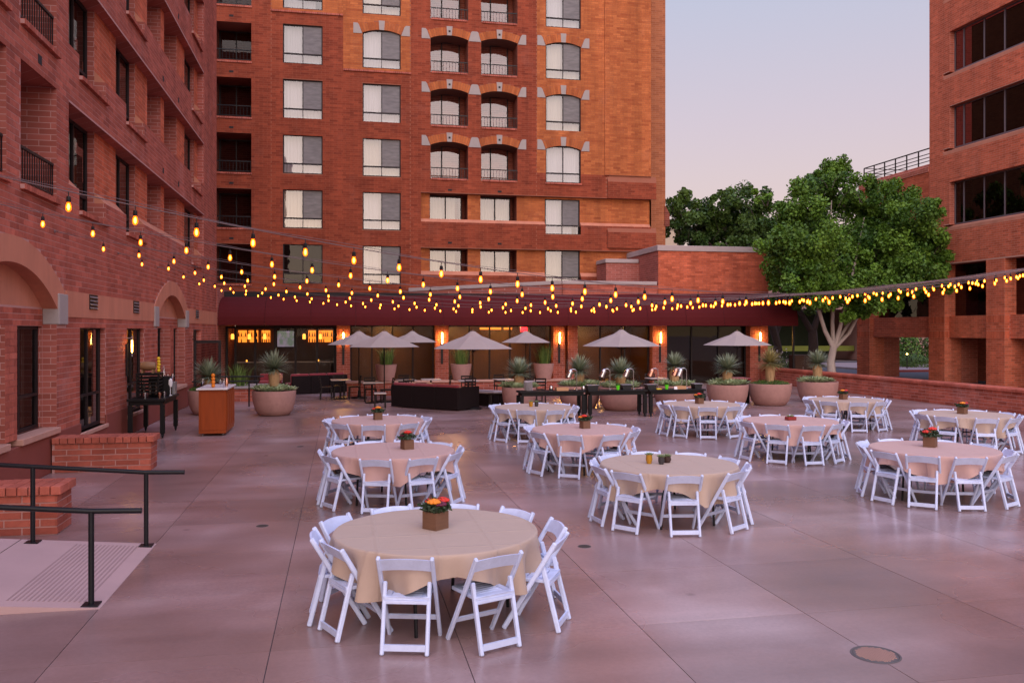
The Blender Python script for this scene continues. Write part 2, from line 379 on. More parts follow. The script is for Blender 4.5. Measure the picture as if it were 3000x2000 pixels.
# ------------------------------------------------------------------ mesh helpers
class MB:
    def __init__(s): s.v = []; s.f = []; s.m = []
    def add(s, vs, fs, m=0):
        b = len(s.v); s.v += [tuple(x) for x in vs]
        s.f += [tuple(b + i for i in f) for f in fs]; s.m += [m] * len(fs)
    def box(s, c, d, rot=None, m=0):
        hx, hy, hz = d[0] / 2, d[1] / 2, d[2] / 2
        vs = [Vector((x, y, z)) for z in (-hz, hz) for y in (-hy, hy) for x in (-hx, hx)]
        if rot is not None: vs = [rot @ q for q in vs]
        s.add([(q.x + c[0], q.y + c[1], q.z + c[2]) for q in vs],
              [(0, 2, 3, 1), (4, 5, 7, 6), (0, 1, 5, 4), (2, 6, 7, 3), (0, 4, 6, 2), (1, 3, 7, 5)], m)
    def bounds(s, x0, x1, y0, y1, z0, z1, m=0):
        s.box(((x0 + x1) / 2, (y0 + y1) / 2, (z0 + z1) / 2), (abs(x1 - x0), abs(y1 - y0), abs(z1 - z0)), None, m)
    def quad(s, a, b, c, d, m=0): s.add([a, b, c, d], [(0, 1, 2, 3)], m)
    def bar(s, p0, p1, w, d, side=(1, 0, 0), m=0):
        """rectangular bar from p0 to p1, w wide along side, d deep across"""
        p0, p1 = Vector(p0), Vector(p1); ax = (p1 - p0).normalized()
        sx = Vector(side); sx = (sx - ax * sx.dot(ax)).normalized(); sy = ax.cross(sx)
        vs = []
        for p in (p0, p1):
            for a, b in ((-1, -1), (1, -1), (1, 1), (-1, 1)):
                vs.append(p + sx * (a * w / 2) + sy * (b * d / 2))
        s.add(vs, [(0, 3, 2, 1), (4, 5, 6, 7), (0, 1, 5, 4), (1, 2, 6, 5), (2, 3, 7, 6), (3, 0, 4, 7)], m)
    def tube(s, pts, rad, n=8, m=0, cap=True):
        pts = [Vector(p) for p in pts]
        if not hasattr(rad, '__len__'): rad = [rad] * len(pts)
        vs = []; prev = None
        for i, p in enumerate(pts):
            t = (pts[min(i + 1, len(pts) - 1)] - pts[max(i - 1, 0)]).normalized()
            up = Vector((0, 0, 1)) if abs(t.z) < 0.95 else Vector((1, 0, 0))
            if prev is not None: up = prev
            a = t.cross(up).normalized(); b = a.cross(t).normalized(); prev = b
            for k in range(n):
                q = 2 * math.pi * k / n
                vs.append(p + (a * math.cos(q) + b * math.sin(q)) * rad[i])
        fs = []
        for i in range(len(pts) - 1):
            for k in range(n):
                fs.append((i * n + k, i * n + (k + 1) % n, (i + 1) * n + (k + 1) % n, (i + 1) * n + k))
        if cap:
            fs.append(tuple(range(n))[::-1]); fs.append(tuple((len(pts) - 1) * n + k for k in range(n)))
        s.add(vs, fs, m)
    def lathe(s, prof, n=24, c=(0, 0, 0), m=0, ax='z'):
        vs = []
        for r, z in prof:
            for k in range(n):
                q = 2 * math.pi * k / n
                if ax == 'z': vs.append((c[0] + r * math.cos(q), c[1] + r * math.sin(q), c[2] + z))
                elif ax == 'x': vs.append((c[0] + z, c[1] + r * math.cos(q), c[2] + r * math.sin(q)))
                else: vs.append((c[0] + r * math.cos(q), c[1] + z, c[2] + r * math.sin(q)))
        fs = []
        for i in range(len(prof) - 1):
            for k in range(n):
                fs.append((i * n + k, i * n + (k + 1) % n, (i + 1) * n + (k + 1) % n, (i + 1) * n + k))
        if prof[0][0] > 1e-4: fs.append(tuple(range(n))[::-1])
        if prof[-1][0] > 1e-4: fs.append(tuple((len(prof) - 1) * n + k for k in range(n)))
        s.add(vs, fs, m)
    def sphere(s, c, r, n=10, k=6, sq=(1, 1, 1), m=0):
        vs = [(c[0], c[1], c[2] - r * sq[2])]; fs = []
        for i in range(1, k):
            t = math.pi * i / k
            for j in range(n):
                q = 2 * math.pi * j / n
                vs.append((c[0] + r * sq[0] * math.sin(t) * math.cos(q), c[1] + r * sq[1] * math.sin(t) * math.sin(q), c[2] - r * sq[2] * math.cos(t)))
        vs.append((c[0], c[1], c[2] + r * sq[2]))
        for j in range(n):
            fs.append((0, 1 + (j + 1) % n, 1 + j)); e = 1 + (k - 2) * n; fs.append((e + j, e + (j + 1) % n, len(vs) - 1))
        for i in range(k - 2):
            for j in range(n):
                a = 1 + i * n; fs.append((a + j, a + (j + 1) % n, a + n + (j + 1) % n, a + n + j))
        s.add(vs, fs, m)
    def extrude(s, poly, axis, a, b, m=0):
        """closed polygon (list of 2-D points) pulled along an axis ('x': points are (y,z); 'y': (x,z); 'z': (x,y))"""
        def P(p, t): return (t, p[0], p[1]) if axis == 'x' else ((p[0], t, p[1]) if axis == 'y' else (p[0], p[1], t))
        k = len(poly)
        s.add([P(p, a) for p in poly] + [P(p, b) for p in poly],
              [tuple(range(k))[::-1], tuple(range(k, 2 * k))] + [(i, (i + 1) % k, k + (i + 1) % k, k + i) for i in range(k)], m)
    def mesh(s, name, mats, smooth=False, bevel=0.0):
        me = bpy.data.meshes.new(name)
        me.from_pydata(s.v, [], s.f)
        for q in (mats if isinstance(mats, (list, tuple)) else [mats]): me.materials.append(MATS[q])
        me.polygons.foreach_set('material_index', s.m)
        if bevel:
            bm = bmesh.new(); bm.from_mesh(me)
            bmesh.ops.remove_doubles(bm, verts=bm.verts, dist=1e-5)
            bmesh.ops.bevel(bm, geom=bm.edges[:], offset=bevel, segments=1, affect='EDGES', clamp_overlap=True)
            bm.to_mesh(me); bm.free()
        if smooth:
            me.polygons.foreach_set('use_smooth', [True] * len(me.polygons))
            if smooth != 'all':
                me.set_sharp_from_angle(angle=R(40))
        me.update()
        return me

WORLD = {}
def attach(o, parent):
    o.parent = parent
    if parent.name in WORLD: o.matrix_parent_inverse = Matrix.Translation(-WORLD[parent.name])
def building(name, label, cat, loc, group=None):
    """a thing whose parts are written in world coordinates"""
    o = thing(name, label, cat, loc, 0, group); WORLD[o.name] = Vector(loc); return o
def obj(name, me, parent=None, loc=(0, 0, 0), rz=0.0, kind=None, label=None):
    o = bpy.data.objects.new(name, me); COL.objects.link(o)
    o.location = loc
    if rz: o.rotation_euler = (0, 0, rz)
    if parent is not None: attach(o, parent)
    if kind: o['kind'] = kind
    if label: o['label'] = label
    return o
def part(parent, name, mb, mats, smooth=False, bevel=0.0, kind=None, label=None, loc=(0, 0, 0)):
    return obj(name, mb.mesh(name, mats, smooth, bevel), parent, loc, 0, kind, label)
def tag(o, label, cat, group=None):
    o['label'] = label; o['category'] = cat
    if group: o['group'] = group
    return o
def thing(name, label, cat, loc=(0, 0, 0), rz=0.0, group=None):
    o = bpy.data.objects.new(name, None); COL.objects.link(o)
    o.empty_display_size = 0.1; o.location = loc; o.rotation_euler = (0, 0, rz)
    return tag(o, label, cat, group)
def dup(root, loc, rz, label, group=None):
    r = root.copy(); COL.objects.link(r); r.location = loc; r.rotation_euler = (0, 0, rz); r['label'] = label
    if group: r['group'] = group
    for ch in list(root.children):
        c = ch.copy(); COL.objects.link(c); c.parent = r
        for g in list(ch.children):
            d = g.copy(); COL.objects.link(d); d.parent = c
    return r
def struct(name, mb, mats, label=None, smooth=False):
    o = obj(name, mb.mesh(name, mats, smooth)); o['kind'] = 'structure'
    if label: o['label'] = label
    return o

def leaf_mesh(name, mat_name, centers, size, normals=None, aspect=0.5, tint=None, spread=1.0):
    """many small leaf quads as one mesh"""
    n = len(centers)
    d = np.random.normal(size=(n, 3)); d /= np.linalg.norm(d, axis=1)[:, None]
    if normals is not None:
        d = normals + d * spread; d /= np.linalg.norm(d, axis=1)[:, None]
    e = np.random.normal(size=(n, 3)); e -= (e * d).sum(1)[:, None] * d; e /= np.linalg.norm(e, axis=1)[:, None]
    g = np.cross(d, e)
    sz = np.asarray(size).reshape(-1, 1) * (0.7 + 0.6 * np.random.rand(n, 1))
    e = e * sz / 2; g = g * sz * aspect / 2
    v = np.empty((n, 4, 3)); c = np.asarray(centers)
    v[:, 0] = c - e; v[:, 1] = c + g; v[:, 2] = c + e; v[:, 3] = c - g
    me = bpy.data.meshes.new(name)
    me.from_pydata(v.reshape(-1, 3).tolist(), [], np.arange(4 * n).reshape(n, 4).tolist())
    at = me.attributes.new('tint', 'FLOAT', 'FACE')
    t = np.random.rand(n) if tint is None else tint
    at.data.foreach_set('value', np.clip(t, 0, 1).astype(np.float32))
    me.materials.append(MATS[mat_name])
    return me

def project(p):
    X = p[0] * C_ - p[1] * S_; Y = p[0] * S_ + p[1] * C_
    if Y < 0.2: return None
    return 1176 + F_ * X / Y, 760 - F_ * (p[2] - CAMH) / Y, Y

# ------------------------------------------------------------------ brick walls
HC, BL, JT = 0.108, 0.40, 0.016
class Plane:
    """vertical wall plane: point = O + S*s + z + N*n"""
    def __init__(s, O, S, N): s.O, s.S, s.N = Vector(O), Vector(S), Vector(N)
    def P(s, a, z, n=0.0): return s.O + s.S * a + Vector((0, 0, z)) + s.N * n

def backing(mb, pl, s0, s1, z0, z1, ops, mi=0, mr=1):
    """mortar face with rectangular openings (a,b,c,d,depth) and their reveals"""
    xs = sorted(set([s0, s1] + [min(max(q, s0), s1) for o in ops for q in o[:2]]))
    zs = sorted(set([z0, z1] + [min(max(q, z0), z1) for o in ops for q in o[2:4]]))
    for i in range(len(xs) - 1):
        for k in range(len(zs) - 1):
            cx, cz = (xs[i] + xs[i + 1]) / 2, (zs[k] + zs[k + 1]) / 2
            if any(o[0] < cx < o[1] and o[2] < cz < o[3] for o in ops): continue
            mb.quad(pl.P(xs[i], zs[k]), pl.P(xs[i + 1], zs[k]), pl.P(xs[i + 1], zs[k + 1]), pl.P(xs[i], zs[k + 1]), mi)
    solid = lambda x, z: not any(o[0] < x < o[1] and o[2] < z < o[3] for o in ops)
    for o in ops:
        a, b, c, d, dep = o[:5]
        if dep <= 0: continue
        E = 1e-3
        zz = [q for q in zs if c - 1e-6 <= q <= d + 1e-6]; xx = [q for q in xs if a - 1e-6 <= q <= b + 1e-6]
        for x, dx in ((a, -E), (b, E)):
            for p, q in zip(zz[:-1], zz[1:]):
                if solid(x + dx, (p + q) / 2): mb.quad(pl.P(x, p), pl.P(x, q), pl.P(x, q, -dep), pl.P(x, p, -dep), mr)
        for z, dz in ((c, -E), (d, E)):
            for p, q in zip(xx[:-1], xx[1:]):
                if solid((p + q) / 2, z + dz): mb.quad(pl.P(p, z), pl.P(q, z), pl.P(q, z, -dep), pl.P(p, z, -dep), mr)

def courses(out, pl, s0, s1, z0, z1, ops, key='brick_red', proud=0.004, jt=None, hc=HC, bl=BL, skip=None, keyfn=None, phase=0.0):
    """running-bond bricks of a plane, cut at openings; appends (plane, a, b, c, d, proud, key)"""
    JT = jt or 0.014
    nrow = max(1, round((z1 - z0) / hc)); h = (z1 - z0) / nrow
    for r in range(nrow):
        c, d = z0 + r * h + JT / 2, z0 + (r + 1) * h - JT / 2
        zm = (c + d) / 2
        iv = [(s0, s1)]
        cut = [(o[0], o[1]) for o in ops if o[2] - 1e-6 < zm < o[3] + 1e-6]
        if skip: cut += skip(zm)
        for (a, b) in cut:
            nv = []
            for (p, q) in iv:
                if b <= p or a >= q: nv.append((p, q)); continue
                if a > p: nv.append((p, a))
                if b < q: nv.append((b, q))
            iv = nv
        off = phase + (bl / 2 if r % 2 else 0)
        for (p, q) in iv:
            k = math.floor((p - off) / bl)
            while True:
                x0 = off + k * bl; x1 = x0 + bl
                if x0 >= q - 1e-6: break
                a, b = max(x0, p), min(x1, q)
                if b - a > 0.05:
                    aa = a + (JT / 2 if a == x0 else 0.001); bb = b - (JT / 2 if b == x1 else 0.001)
                    out.append((pl, aa, bb, c, d, proud, keyfn((aa + bb) / 2, zm) if keyfn else key))
                k += 1

_bm_cache = {}
def unit_brick(key, var):
    if (key, var) not in _bm_cache:
        mb = MB(); mb.box((0, 0, 0), (1, 1, 1))
        me = mb.mesh('brick', key)
        at = me.attributes.new('tint', 'FLOAT', 'FACE'); at.data.foreach_set('value', [var / 5.0] * 6)
        _bm_cache[(key, var)] = me
    return _bm_cache[(key, var)]

def lay_bricks(parent, bricks, n_single=300, name='brick'):
    """the bricks that show largest as objects of their own, the rest joined as one part per colour"""
    sc_ = []
    for i, (pl, a, b, c, d, pr, key) in enumerate(bricks):
        m = pl.P((a + b) / 2, (c + d) / 2)
        q = project(m)
        if q is None or not (0 < q[0] < 2352 and 0 < q[1] < 1568): sc_.append(0.0); continue
        view = (Vector((0, 0, CAMH)) - m).normalized().dot(pl.N)
        sc_.append((b - a) * max(view, 0) / q[2] ** 2)
    order = sorted(range(len(bricks)), key=lambda i: -sc_[i])
    singles = set(i for i in order[:n_single] if sc_[i] > 0)
    for i in singles:
        pl, a, b, c, d, pr, key = bricks[i]
        var = rnd.choice((0, 1, 2, 2, 3, 3, 4, 5))
        o = bpy.data.objects.new(name, unit_brick(key, var)); COL.objects.link(o)
        e = pr * rnd.uniform(0.75, 1.15)
        dep = 0.03
        m = pl.P((a + b) / 2, (c + d) / 2, e - dep / 2)
        o.location = m
        o.rotation_euler = (0, 0, math.atan2(pl.S.y, pl.S.x))
        o.scale = (b - a, dep, d - c)
        attach(o, parent)
    for key in sorted(set(q[6] for q in bricks)):
        idx = [i for i in range(len(bricks)) if i not in singles and bricks[i][6] == key]
        if not idx: continue
        V = np.empty((len(idx), 8, 3))
        for j, i in enumerate(idx):
            pl, a, b, c, d, pr, _ = bricks[i]
            e = pr * (0.7 + 0.5 * ((i * 7919) % 97) / 97.0)
            for w, n_ in ((0, 0.0005), (4, e)):
                V[j, w + 0] = pl.P(a, c, n_); V[j, w + 1] = pl.P(b, c, n_); V[j, w + 2] = pl.P(b, d, n_); V[j, w + 3] = pl.P(a, d, n_)
        base = np.array([[4, 5, 6, 7], [0, 1, 5, 4], [1, 2, 6, 5], [2, 3, 7, 6], [3, 0, 4, 7]])
        Fc = (np.arange(len(idx))[:, None, None] * 8 + base[None]).reshape(-1, 4)
        me = bpy.data.meshes.new('brickwork'); me.from_pydata(V.reshape(-1, 3).tolist(), [], Fc.tolist())
        at = me.attributes.new('tint', 'FLOAT', 'FACE')
        t = np.clip(np.random.normal(0.5, 0.24, len(idx)), 0, 1)
        at.data.foreach_set('value', np.repeat(t, 5).astype(np.float32))
        me.materials.append(MATS[key])
        obj('brickwork', me, parent, kind='stuff')
# ================================================================== SETTING: ground and plaza
mb = MB(); mb.quad((-400, -300, -0.06), (500, -300, -0.06), (500, 600, -0.06), (-400, 600, -0.06))
struct('ground', mb, 'pavement')
mb = MB(); mb.bounds(-5.2, 20.4, -6, 39.4, -0.055, -0.010)
plaza = struct('plaza', mb, 'asphalt')
US = [-5.15, -3.77, -2.19, -0.56, 0.95, 2.52, 4.11, 5.73, 7.42, 9.0, 10.6, 12.2, 13.8, 15.4, 17.0, 18.6, 20.4]
VS = [1.0, 2.5, 4.0, 5.5, 7.05, 8.66, 10.25, 11.85, 13.45, 16.6, 19.8, 23.0, 26.2, 29.4, 32.6, 39.3]
for i in range(len(US) - 1):
    for k in range(len(VS) - 1):
        a, b, c, d = US[i] + 0.0035, US[i + 1] - 0.0035, VS[k] + 0.002, VS[k + 1] - 0.002
        mb = MB()
        z0, z1 = -0.02, rnd.uniform(-0.0003, 0.0003)
        mb.add([(a, c, z0), (b, c, z0), (b, d, z0), (a, d, z0), (a, c, z1), (b, c, z1), (b, d, z1), (a, d, z1)],
               [(0, 1, 5, 4), (1, 2, 6, 5), (2, 3, 7, 6), (3, 0, 4, 7), (4, 5, 6, 7)])
        part(plaza, 'slab', mb, 'plaza_concrete')
# street beyond the parapet wall
mb = MB(); mb.quad((26.5, 36.0, -0.02), (120, 36.0, -0.02), (120, 66, -0.02), (26.5, 66, -0.02))
mb.quad((20.0, 54, -0.024), (26.5, 54, -0.024), (26.5, 66, -0.024), (20, 66, -0.024))
struct('road', mb, 'asphalt')
mb = MB(); mb.bounds(20.75, 26.2, 8, 53.6, -0.05, 0.02); mb.bounds(33.5, 120, 47.8, 60, -0.05, 0.10)
struct('pavement', mb, 'pavement')
mb = MB(); mb.bounds(26.2, 26.38, 8, 53.6, -0.05, 0.03); mb.bounds(33.5, 120, 47.6, 47.8, -0.05, 0.11)
struct('kerb', mb, 'kerb_red')

# ================================================================== windows
def window(parent, pl, a, b, c, d, dep, style='slider', curtain='curtain', glass='glass_bright', fw=0.055, cdep=0.22):
    """frame with panes and curtain behind; pl front plane, dep = recess of the frame"""
    f = MB()
    def bar(a0, a1, c0, c1, t=0.07):
        f.box(pl.P((a0 + a1) / 2, (c0 + c1) / 2, -dep), (abs(pl.S.x) * (a1 - a0) + abs(pl.N.x) * t, abs(pl.S.y) * (a1 - a0) + abs(pl.N.y) * t, c1 - c0))
    bar(a, a + fw, c, d); bar(b - fw, b, c, d); bar(a + fw, b - fw, c, c + fw); bar(a + fw, b - fw, d - fw, d)
    rects = []
    m = (a + b) / 2
    if style == 'slider':
        t = c + 0.26 * (d - c)
        bar(a + fw, b - fw, t - 0.035, t + 0.035, 0.066)
        bar(m - 0.022, m + 0.022, t + 0.035, d - fw, 0.064); bar(m - 0.016, m + 0.016, c + fw, t - 0.035, 0.064)
        rects = [(a + fw, m - 0.022, t + 0.035, d - fw), (m + 0.022, b - fw, t + 0.035, d - fw), (a + fw, m - 0.016, c + fw, t - 0.035), (m + 0.016, b - fw, c + fw, t - 0.035)]
    elif style == 'door':
        bar(m - 0.03, m + 0.03, c + fw, d - fw, 0.064)
        rects = [(a + fw, m - 0.03, c + fw, d - fw), (m + 0.03, b - fw, c + fw, d - fw)]
    elif style == 'transom':
        t = c + 0.33 * (d - c)
        bar(a + fw, b - fw, t - 0.025, t + 0.025, 0.066); bar(m - 0.03, m + 0.03, c + fw, t - 0.025, 0.064); bar(m - 0.03, m + 0.03, t + 0.025, d - fw, 0.064)
        rects = [(a + fw, m - 0.03, t + 0.025, d - fw), (m + 0.03, b - fw, t + 0.025, d - fw), (a + fw, m - 0.03, c + fw, t - 0.025), (m + 0.03, b - fw, c + fw, t - 0.025)]
    w = part(parent, 'window', f, 'frame_dark')
    for i, (p, q, r, s) in enumerate(rects):
        g = MB(); n = -dep - 0.004 + rnd.uniform(-0.002, 0.002)
        tl = rnd.uniform(-0.006, 0.006)          # panes never sit perfectly flat
        g.quad(pl.P(p, r, n), pl.P(q, r, n + tl), pl.P(q, s, n + tl), pl.P(p, s, n))
        part(w, 'pane', g, glass)
        if style == 'slider' and i == 1 and glass == 'glass_bright' and rnd.random() < 0.85:
            g = MB(); g.quad(pl.P(p, r, -dep + 0.02), pl.P(q, r, -dep + 0.02), pl.P(q, s, -dep + 0.02), pl.P(p, s, -dep + 0.02))
            me = g.mesh('insect_screen', 'insect_mesh')
            obj('insect_screen', me, w)
    if curtain == 'curtain': curtain = rnd.choice(('curtain', 'curtain', 'curtain_cream_sunset', 'curtain_grey', 'curtain') if c > 9 else ('curtain_cream_sunset', 'curtain_cream_sunset', 'curtain'))  # lower rows lean cream: the sunset reflection is put into the curtain colour
    if curtain:
        cu = MB(); n = max(8, int((b - a) / 0.05)); pts = []
        gap = rnd.random() < 0.25
        for i in range(n + 1):
            t = a + (b - a) * i / n
            pts.append((t, -dep - cdep + 0.025 * math.sin(i * 1.9) + 0.012 * math.sin(i * 0.7 + a)))
        for i in range(n):
            if gap and 0.80 < i / n < 0.93: continue
            (t0, n0), (t1, n1) = pts[i], pts[i + 1]
            cu.quad(pl.P(t0, c - 0.03, n0), pl.P(t1, c - 0.03, n1), pl.P(t1, d + 0.03, n1), pl.P(t0, d + 0.03, n0))
        part(w, 'curtain', cu, curtain)
    rm = MB(); k = dep + 1.2
    rm.quad(pl.P(a - .3, c - .2, -k), pl.P(b + .3, c - .2, -k), pl.P(b + .3, d + .2, -k), pl.P(a - .3, d + .2, -k))
    part(w, 'dark_room_sheet', rm, 'room_dark')  # near-black sheet standing in for the unlit room behind the glass
    return w

def insect_mat():
    m = bpy.data.materials.new('insect_mesh'); m.use_nodes = True
    n, l = m.node_tree.nodes, m.node_tree.links; n.clear()
    o = n.new('ShaderNodeOutputMaterial'); mx = n.new('ShaderNodeMixShader'); mx.inputs[0].default_value = 0.72
    t = n.new('ShaderNodeBsdfTransparent'); df = n.new('ShaderNodeBsdfDiffuse')
    g = n.new('ShaderNodeNewGeometry'); nz = n.new('ShaderNodeTexNoise'); nz.inputs['Scale'].default_value = 2.5
    mp = n.new('ShaderNodeMapping'); mp.inputs['Scale'].default_value = (1, 1, 4); l.new(g.outputs['Position'], mp.inputs[0]); l.new(mp.outputs[0], nz.inputs['Vector'])
    r = n.new('ShaderNodeValToRGB'); r.color_ramp.elements[0].color = (0.13, 0.12, 0.125, 1); r.color_ramp.elements[1].color = (0.30, 0.28, 0.28, 1)
    l.new(nz.outputs['Fac'], r.inputs[0]); l.new(r.outputs[0], df.inputs[0])
    l.new(t.outputs[0], mx.inputs[1]); l.new(df.outputs[0], mx.inputs[2]); l.new(mx.outputs[0], o.inputs[0]); MATS['insect_mesh'] = m
insect_mat()

def railing(parent, p0, p1, z0, z1, gap=0.13, mats='black_paint'):
    f = MB(); p0, p1 = Vector(p0), Vector(p1); L = (p1 - p0).length; n = max(2, int(L / gap))
    up = lambda p, z: Vector((p.x, p.y, z))
    f.bar(up(p0, z1), up(p1, z1), 0.045, 0.045, (0, 0, 1)); f.bar(up(p0, z0), up(p1, z0), 0.03, 0.03, (0, 0, 1))
    for i in range(n + 1):
        q = p0.lerp(p1, i / n); f.bar(up(q, z0 + 0.016), up(q, z1 - 0.024), 0.016, 0.016)
    return part(parent, 'railing', f, mats)

def soldier_ledge(parent, pl, a, b, z, key='brick_red', proj=0.07, hgt=0.09, w=0.105):
    """projecting sill of bricks laid on edge, each one a piece"""
    n = max(1, round((b - a) / w)); w = (b - a) / n
    mb = MB(); mb.box(pl.P((a + b) / 2, z - hgt / 2, proj / 2 - 0.012), tuple(abs(pl.S[i]) * (b - a) + abs(pl.N[i]) * proj + (hgt - 0.02 if i == 2 else 0) for i in range(3)))
    lg = part(parent, 'ledge', mb, 'mortar_pink')
    f = MB()
    for i in range(n):
        s = a + (i + 0.5) * w
        f.box(pl.P(s, z - hgt / 2 + rnd.uniform(-.003, .003), proj / 2 - 0.004), tuple(abs(pl.S[k]) * (w - 0.014) + abs(pl.N[k]) * (proj + 0.008) + (hgt if k == 2 else 0) for k in range(3)))
    me = f.mesh('brickwork', key); at = me.attributes.new('tint', 'FLOAT', 'FACE')
    at.data.foreach_set('value', np.repeat(np.random.rand(n), 6).astype(np.float32))
    obj('brickwork', me, lg, kind='stuff')
    return lg

# ================================================================== LEFT BUILDING (runs along v at u = -5.15)
UW = -5.15
hotel = building('brick_hotel_wing', 'long red brick hotel wing along the left edge with arches and recessed upper windows', 'building', (UW - 4, 24, 0))
PLL = Plane((UW, 0, 0), (0, 1, 0), (1, 0, 0))
PL2 = Plane((UW - 0.24, 0, 0), (0, 1, 0), (1, 0, 0))
V0, V1, ZT = 2.0, 37.5, 19.0
ARCH = [14.88, 28.0]; HWI, HWO, ZS, ZCI, ZCO = 2.17, 2.68, 2.95, 3.65, 4.08
floors = [(5.38 + 2.695 * k, 6.96 + 2.695 * k) for k in range(5)]
cols3 = [(18.43, 20.40), (22.22, 24.20), (31.45, 33.45)]
ops = []
for c in ARCH: ops.append((c - HWI, c + HWI, 0.0, ZCI, 0.24))
for (a, b) in ((18.47, 20.35), (22.28, 24.17)): ops.append((a, b, 0.5, 2.65, 0.16))
ops.append((31.6, 33.5, 0.0, 2.6, 0.2))
for (a, b) in ((6.2, 8.0), (9.7, 11.5)): ops.append((a, b, 0.5, 2.65, 0.16))
balc_near = [(8.6, 10.4), (10.95, 12.4), (12.95, 14.65), (15.25, 17.05)]
for (za, zb) in floors:
    ops.append((17.75, 34.2, za, zb, 0.24))
    for (a, b) in cols3: ops.append((a, b, za - 0.42, za, 0.24))
    for (a, b) in balc_near: ops.append((a, b, za - 0.42, zb + 0.08, 1.5))
mb = MB()
backing(mb, PLL, V0, V1, 0.0, ZT, ops, 0, 1)
# arch soffits and corners
for c in ARCH:
    rad = (HWI ** 2 + (ZCI - ZS) ** 2) / (2 * (ZCI - ZS)); zc = ZCI - rad; n = 24
    arc = []
    for i in range(n + 1):
        s = -HWI + 2 * HWI * i / n; arc.append((c + s, zc + math.sqrt(max(rad * rad - s * s, 0))))
    for i in range(n):
        (s0, z0), (s1, z1) = arc[i], arc[i + 1]
        mb.quad(PLL.P(s0, z0), PLL.P(s1, z1), PLL.P(s1, ZCI), PLL.P(s0, ZCI), 0)
        mb.quad(PLL.P(s0, z0), PLL.P(s1, z1), PLL.P(s1, z1, -0.24), PLL.P(s0, z0, -0.24), 2)
# balcony back walls, flat roof, far end wall
for (za, zb) in floors:
    for (a, b) in balc_near:
        mb.quad(PLL.P(a, za - .42, -1.5), PLL.P(b, za - .42, -1.5), PLL.P(b, zb + .08, -1.5), PLL.P(a, zb + .08, -1.5), 1)
mb.quad((UW, V0, ZT), (UW, V1, ZT), (UW - 9, V1, ZT), (UW - 9, V0, ZT), 0)
mb.quad((UW, V1, 0), (UW, V1, ZT), (UW - 9, V1, ZT), (UW - 9, V1, 0), 1)
mb.quad((UW, V0, 0), (UW, V0, ZT), (UW - 9, V0, ZT), (UW - 9, V0, 0), 1)
def texbrick_mat():
    """the same bricks where they are only glimpsed in reveals and side walls"""
    m = bpy.data.materials.new('brick_reveal'); n, l, p = nodes_of(m)
    g = n.new('ShaderNodeNewGeometry'); sp = n.new('ShaderNodeSeparateXYZ'); l.new(g.outputs['Position'], sp.inputs[0])
    ad = n.new('ShaderNodeMath'); ad.operation = 'ADD'; l.new(sp.outputs['X'], ad.inputs[0]); l.new(sp.outputs['Y'], ad.inputs[1])
    cb = n.new('ShaderNodeCombineXYZ'); l.new(ad.outputs[0], cb.inputs['X']); l.new(sp.outputs['Z'], cb.inputs['Y'])
    b = n.new('ShaderNodeTexBrick'); b.inputs['Scale'].default_value = 1.0
    b.inputs['Brick Width'].default_value = BL; b.inputs['Row Height'].default_value = HC; b.inputs['Mortar Size'].default_value = 0.006
    b.inputs['Color1'].default_value = (0.29, 0.072, 0.048, 1); b.inputs['Color2'].default_value = (0.41, 0.110, 0.078, 1); b.inputs['Mortar'].default_value = (0.50, 0.27, 0.235, 1)
    l.new(cb.outputs[0], b.inputs['Vector']); l.new(b.outputs['Color'], p.inputs['Base Color']); p.inputs['Roughness'].default_value = 0.85
    MATS['brick_reveal'] = m
texbrick_mat()
def texbrick_variant(name, c1, c2, mo):
    m = MATS['brick_reveal'].copy(); m.name = name; t = next(q for q in m.node_tree.nodes if q.type == 'TEX_BRICK')
    t.inputs['Color1'].default_value = c1 + (1,); t.inputs['Color2'].default_value = c2 + (1,); t.inputs['Mortar'].default_value = mo + (1,); MATS[name] = m
texbrick_variant('brick_reveal_deep', (0.16, 0.032, 0.016), (0.25, 0.055, 0.028), (0.33, 0.15, 0.11))
texbrick_variant('brick_reveal_warm', (0.30, 0.085, 0.030), (0.42, 0.135, 0.050), (0.46, 0.22, 0.12))
texbrick_variant('brick_reveal_brown', (0.32, 0.078, 0.042), (0.46, 0.115, 0.064), (0.54, 0.28, 0.20))
part(hotel, 'wall', mb, ['mortar_pink', 'brick_reveal', 'stucco_band'])

bricks = []
def arch_skip(zm):
    cut = []
    for c in ARCH:
        rad = (HWO ** 2 + (ZCO - 3.30) ** 2) / (2 * (ZCO - 3.30)); zc = ZCO - rad
        if 3.30 <= zm < ZCO: s = math.sqrt(max(rad * rad - (zm - zc) ** 2, 0)); cut.append((c - s, c + s))
        elif 2.66 < zm < 3.34: cut.append((c - HWO, c + HWO))
    if 2.82 < zm < 3.32: cut.append((V0, V1))
    return cut
courses(bricks, PLL, V0, V1, 0.70, 2.82, ops, skip=arch_skip)
courses(bricks, PLL, V0, V1, 3.32, ZT, ops, skip=arch_skip)
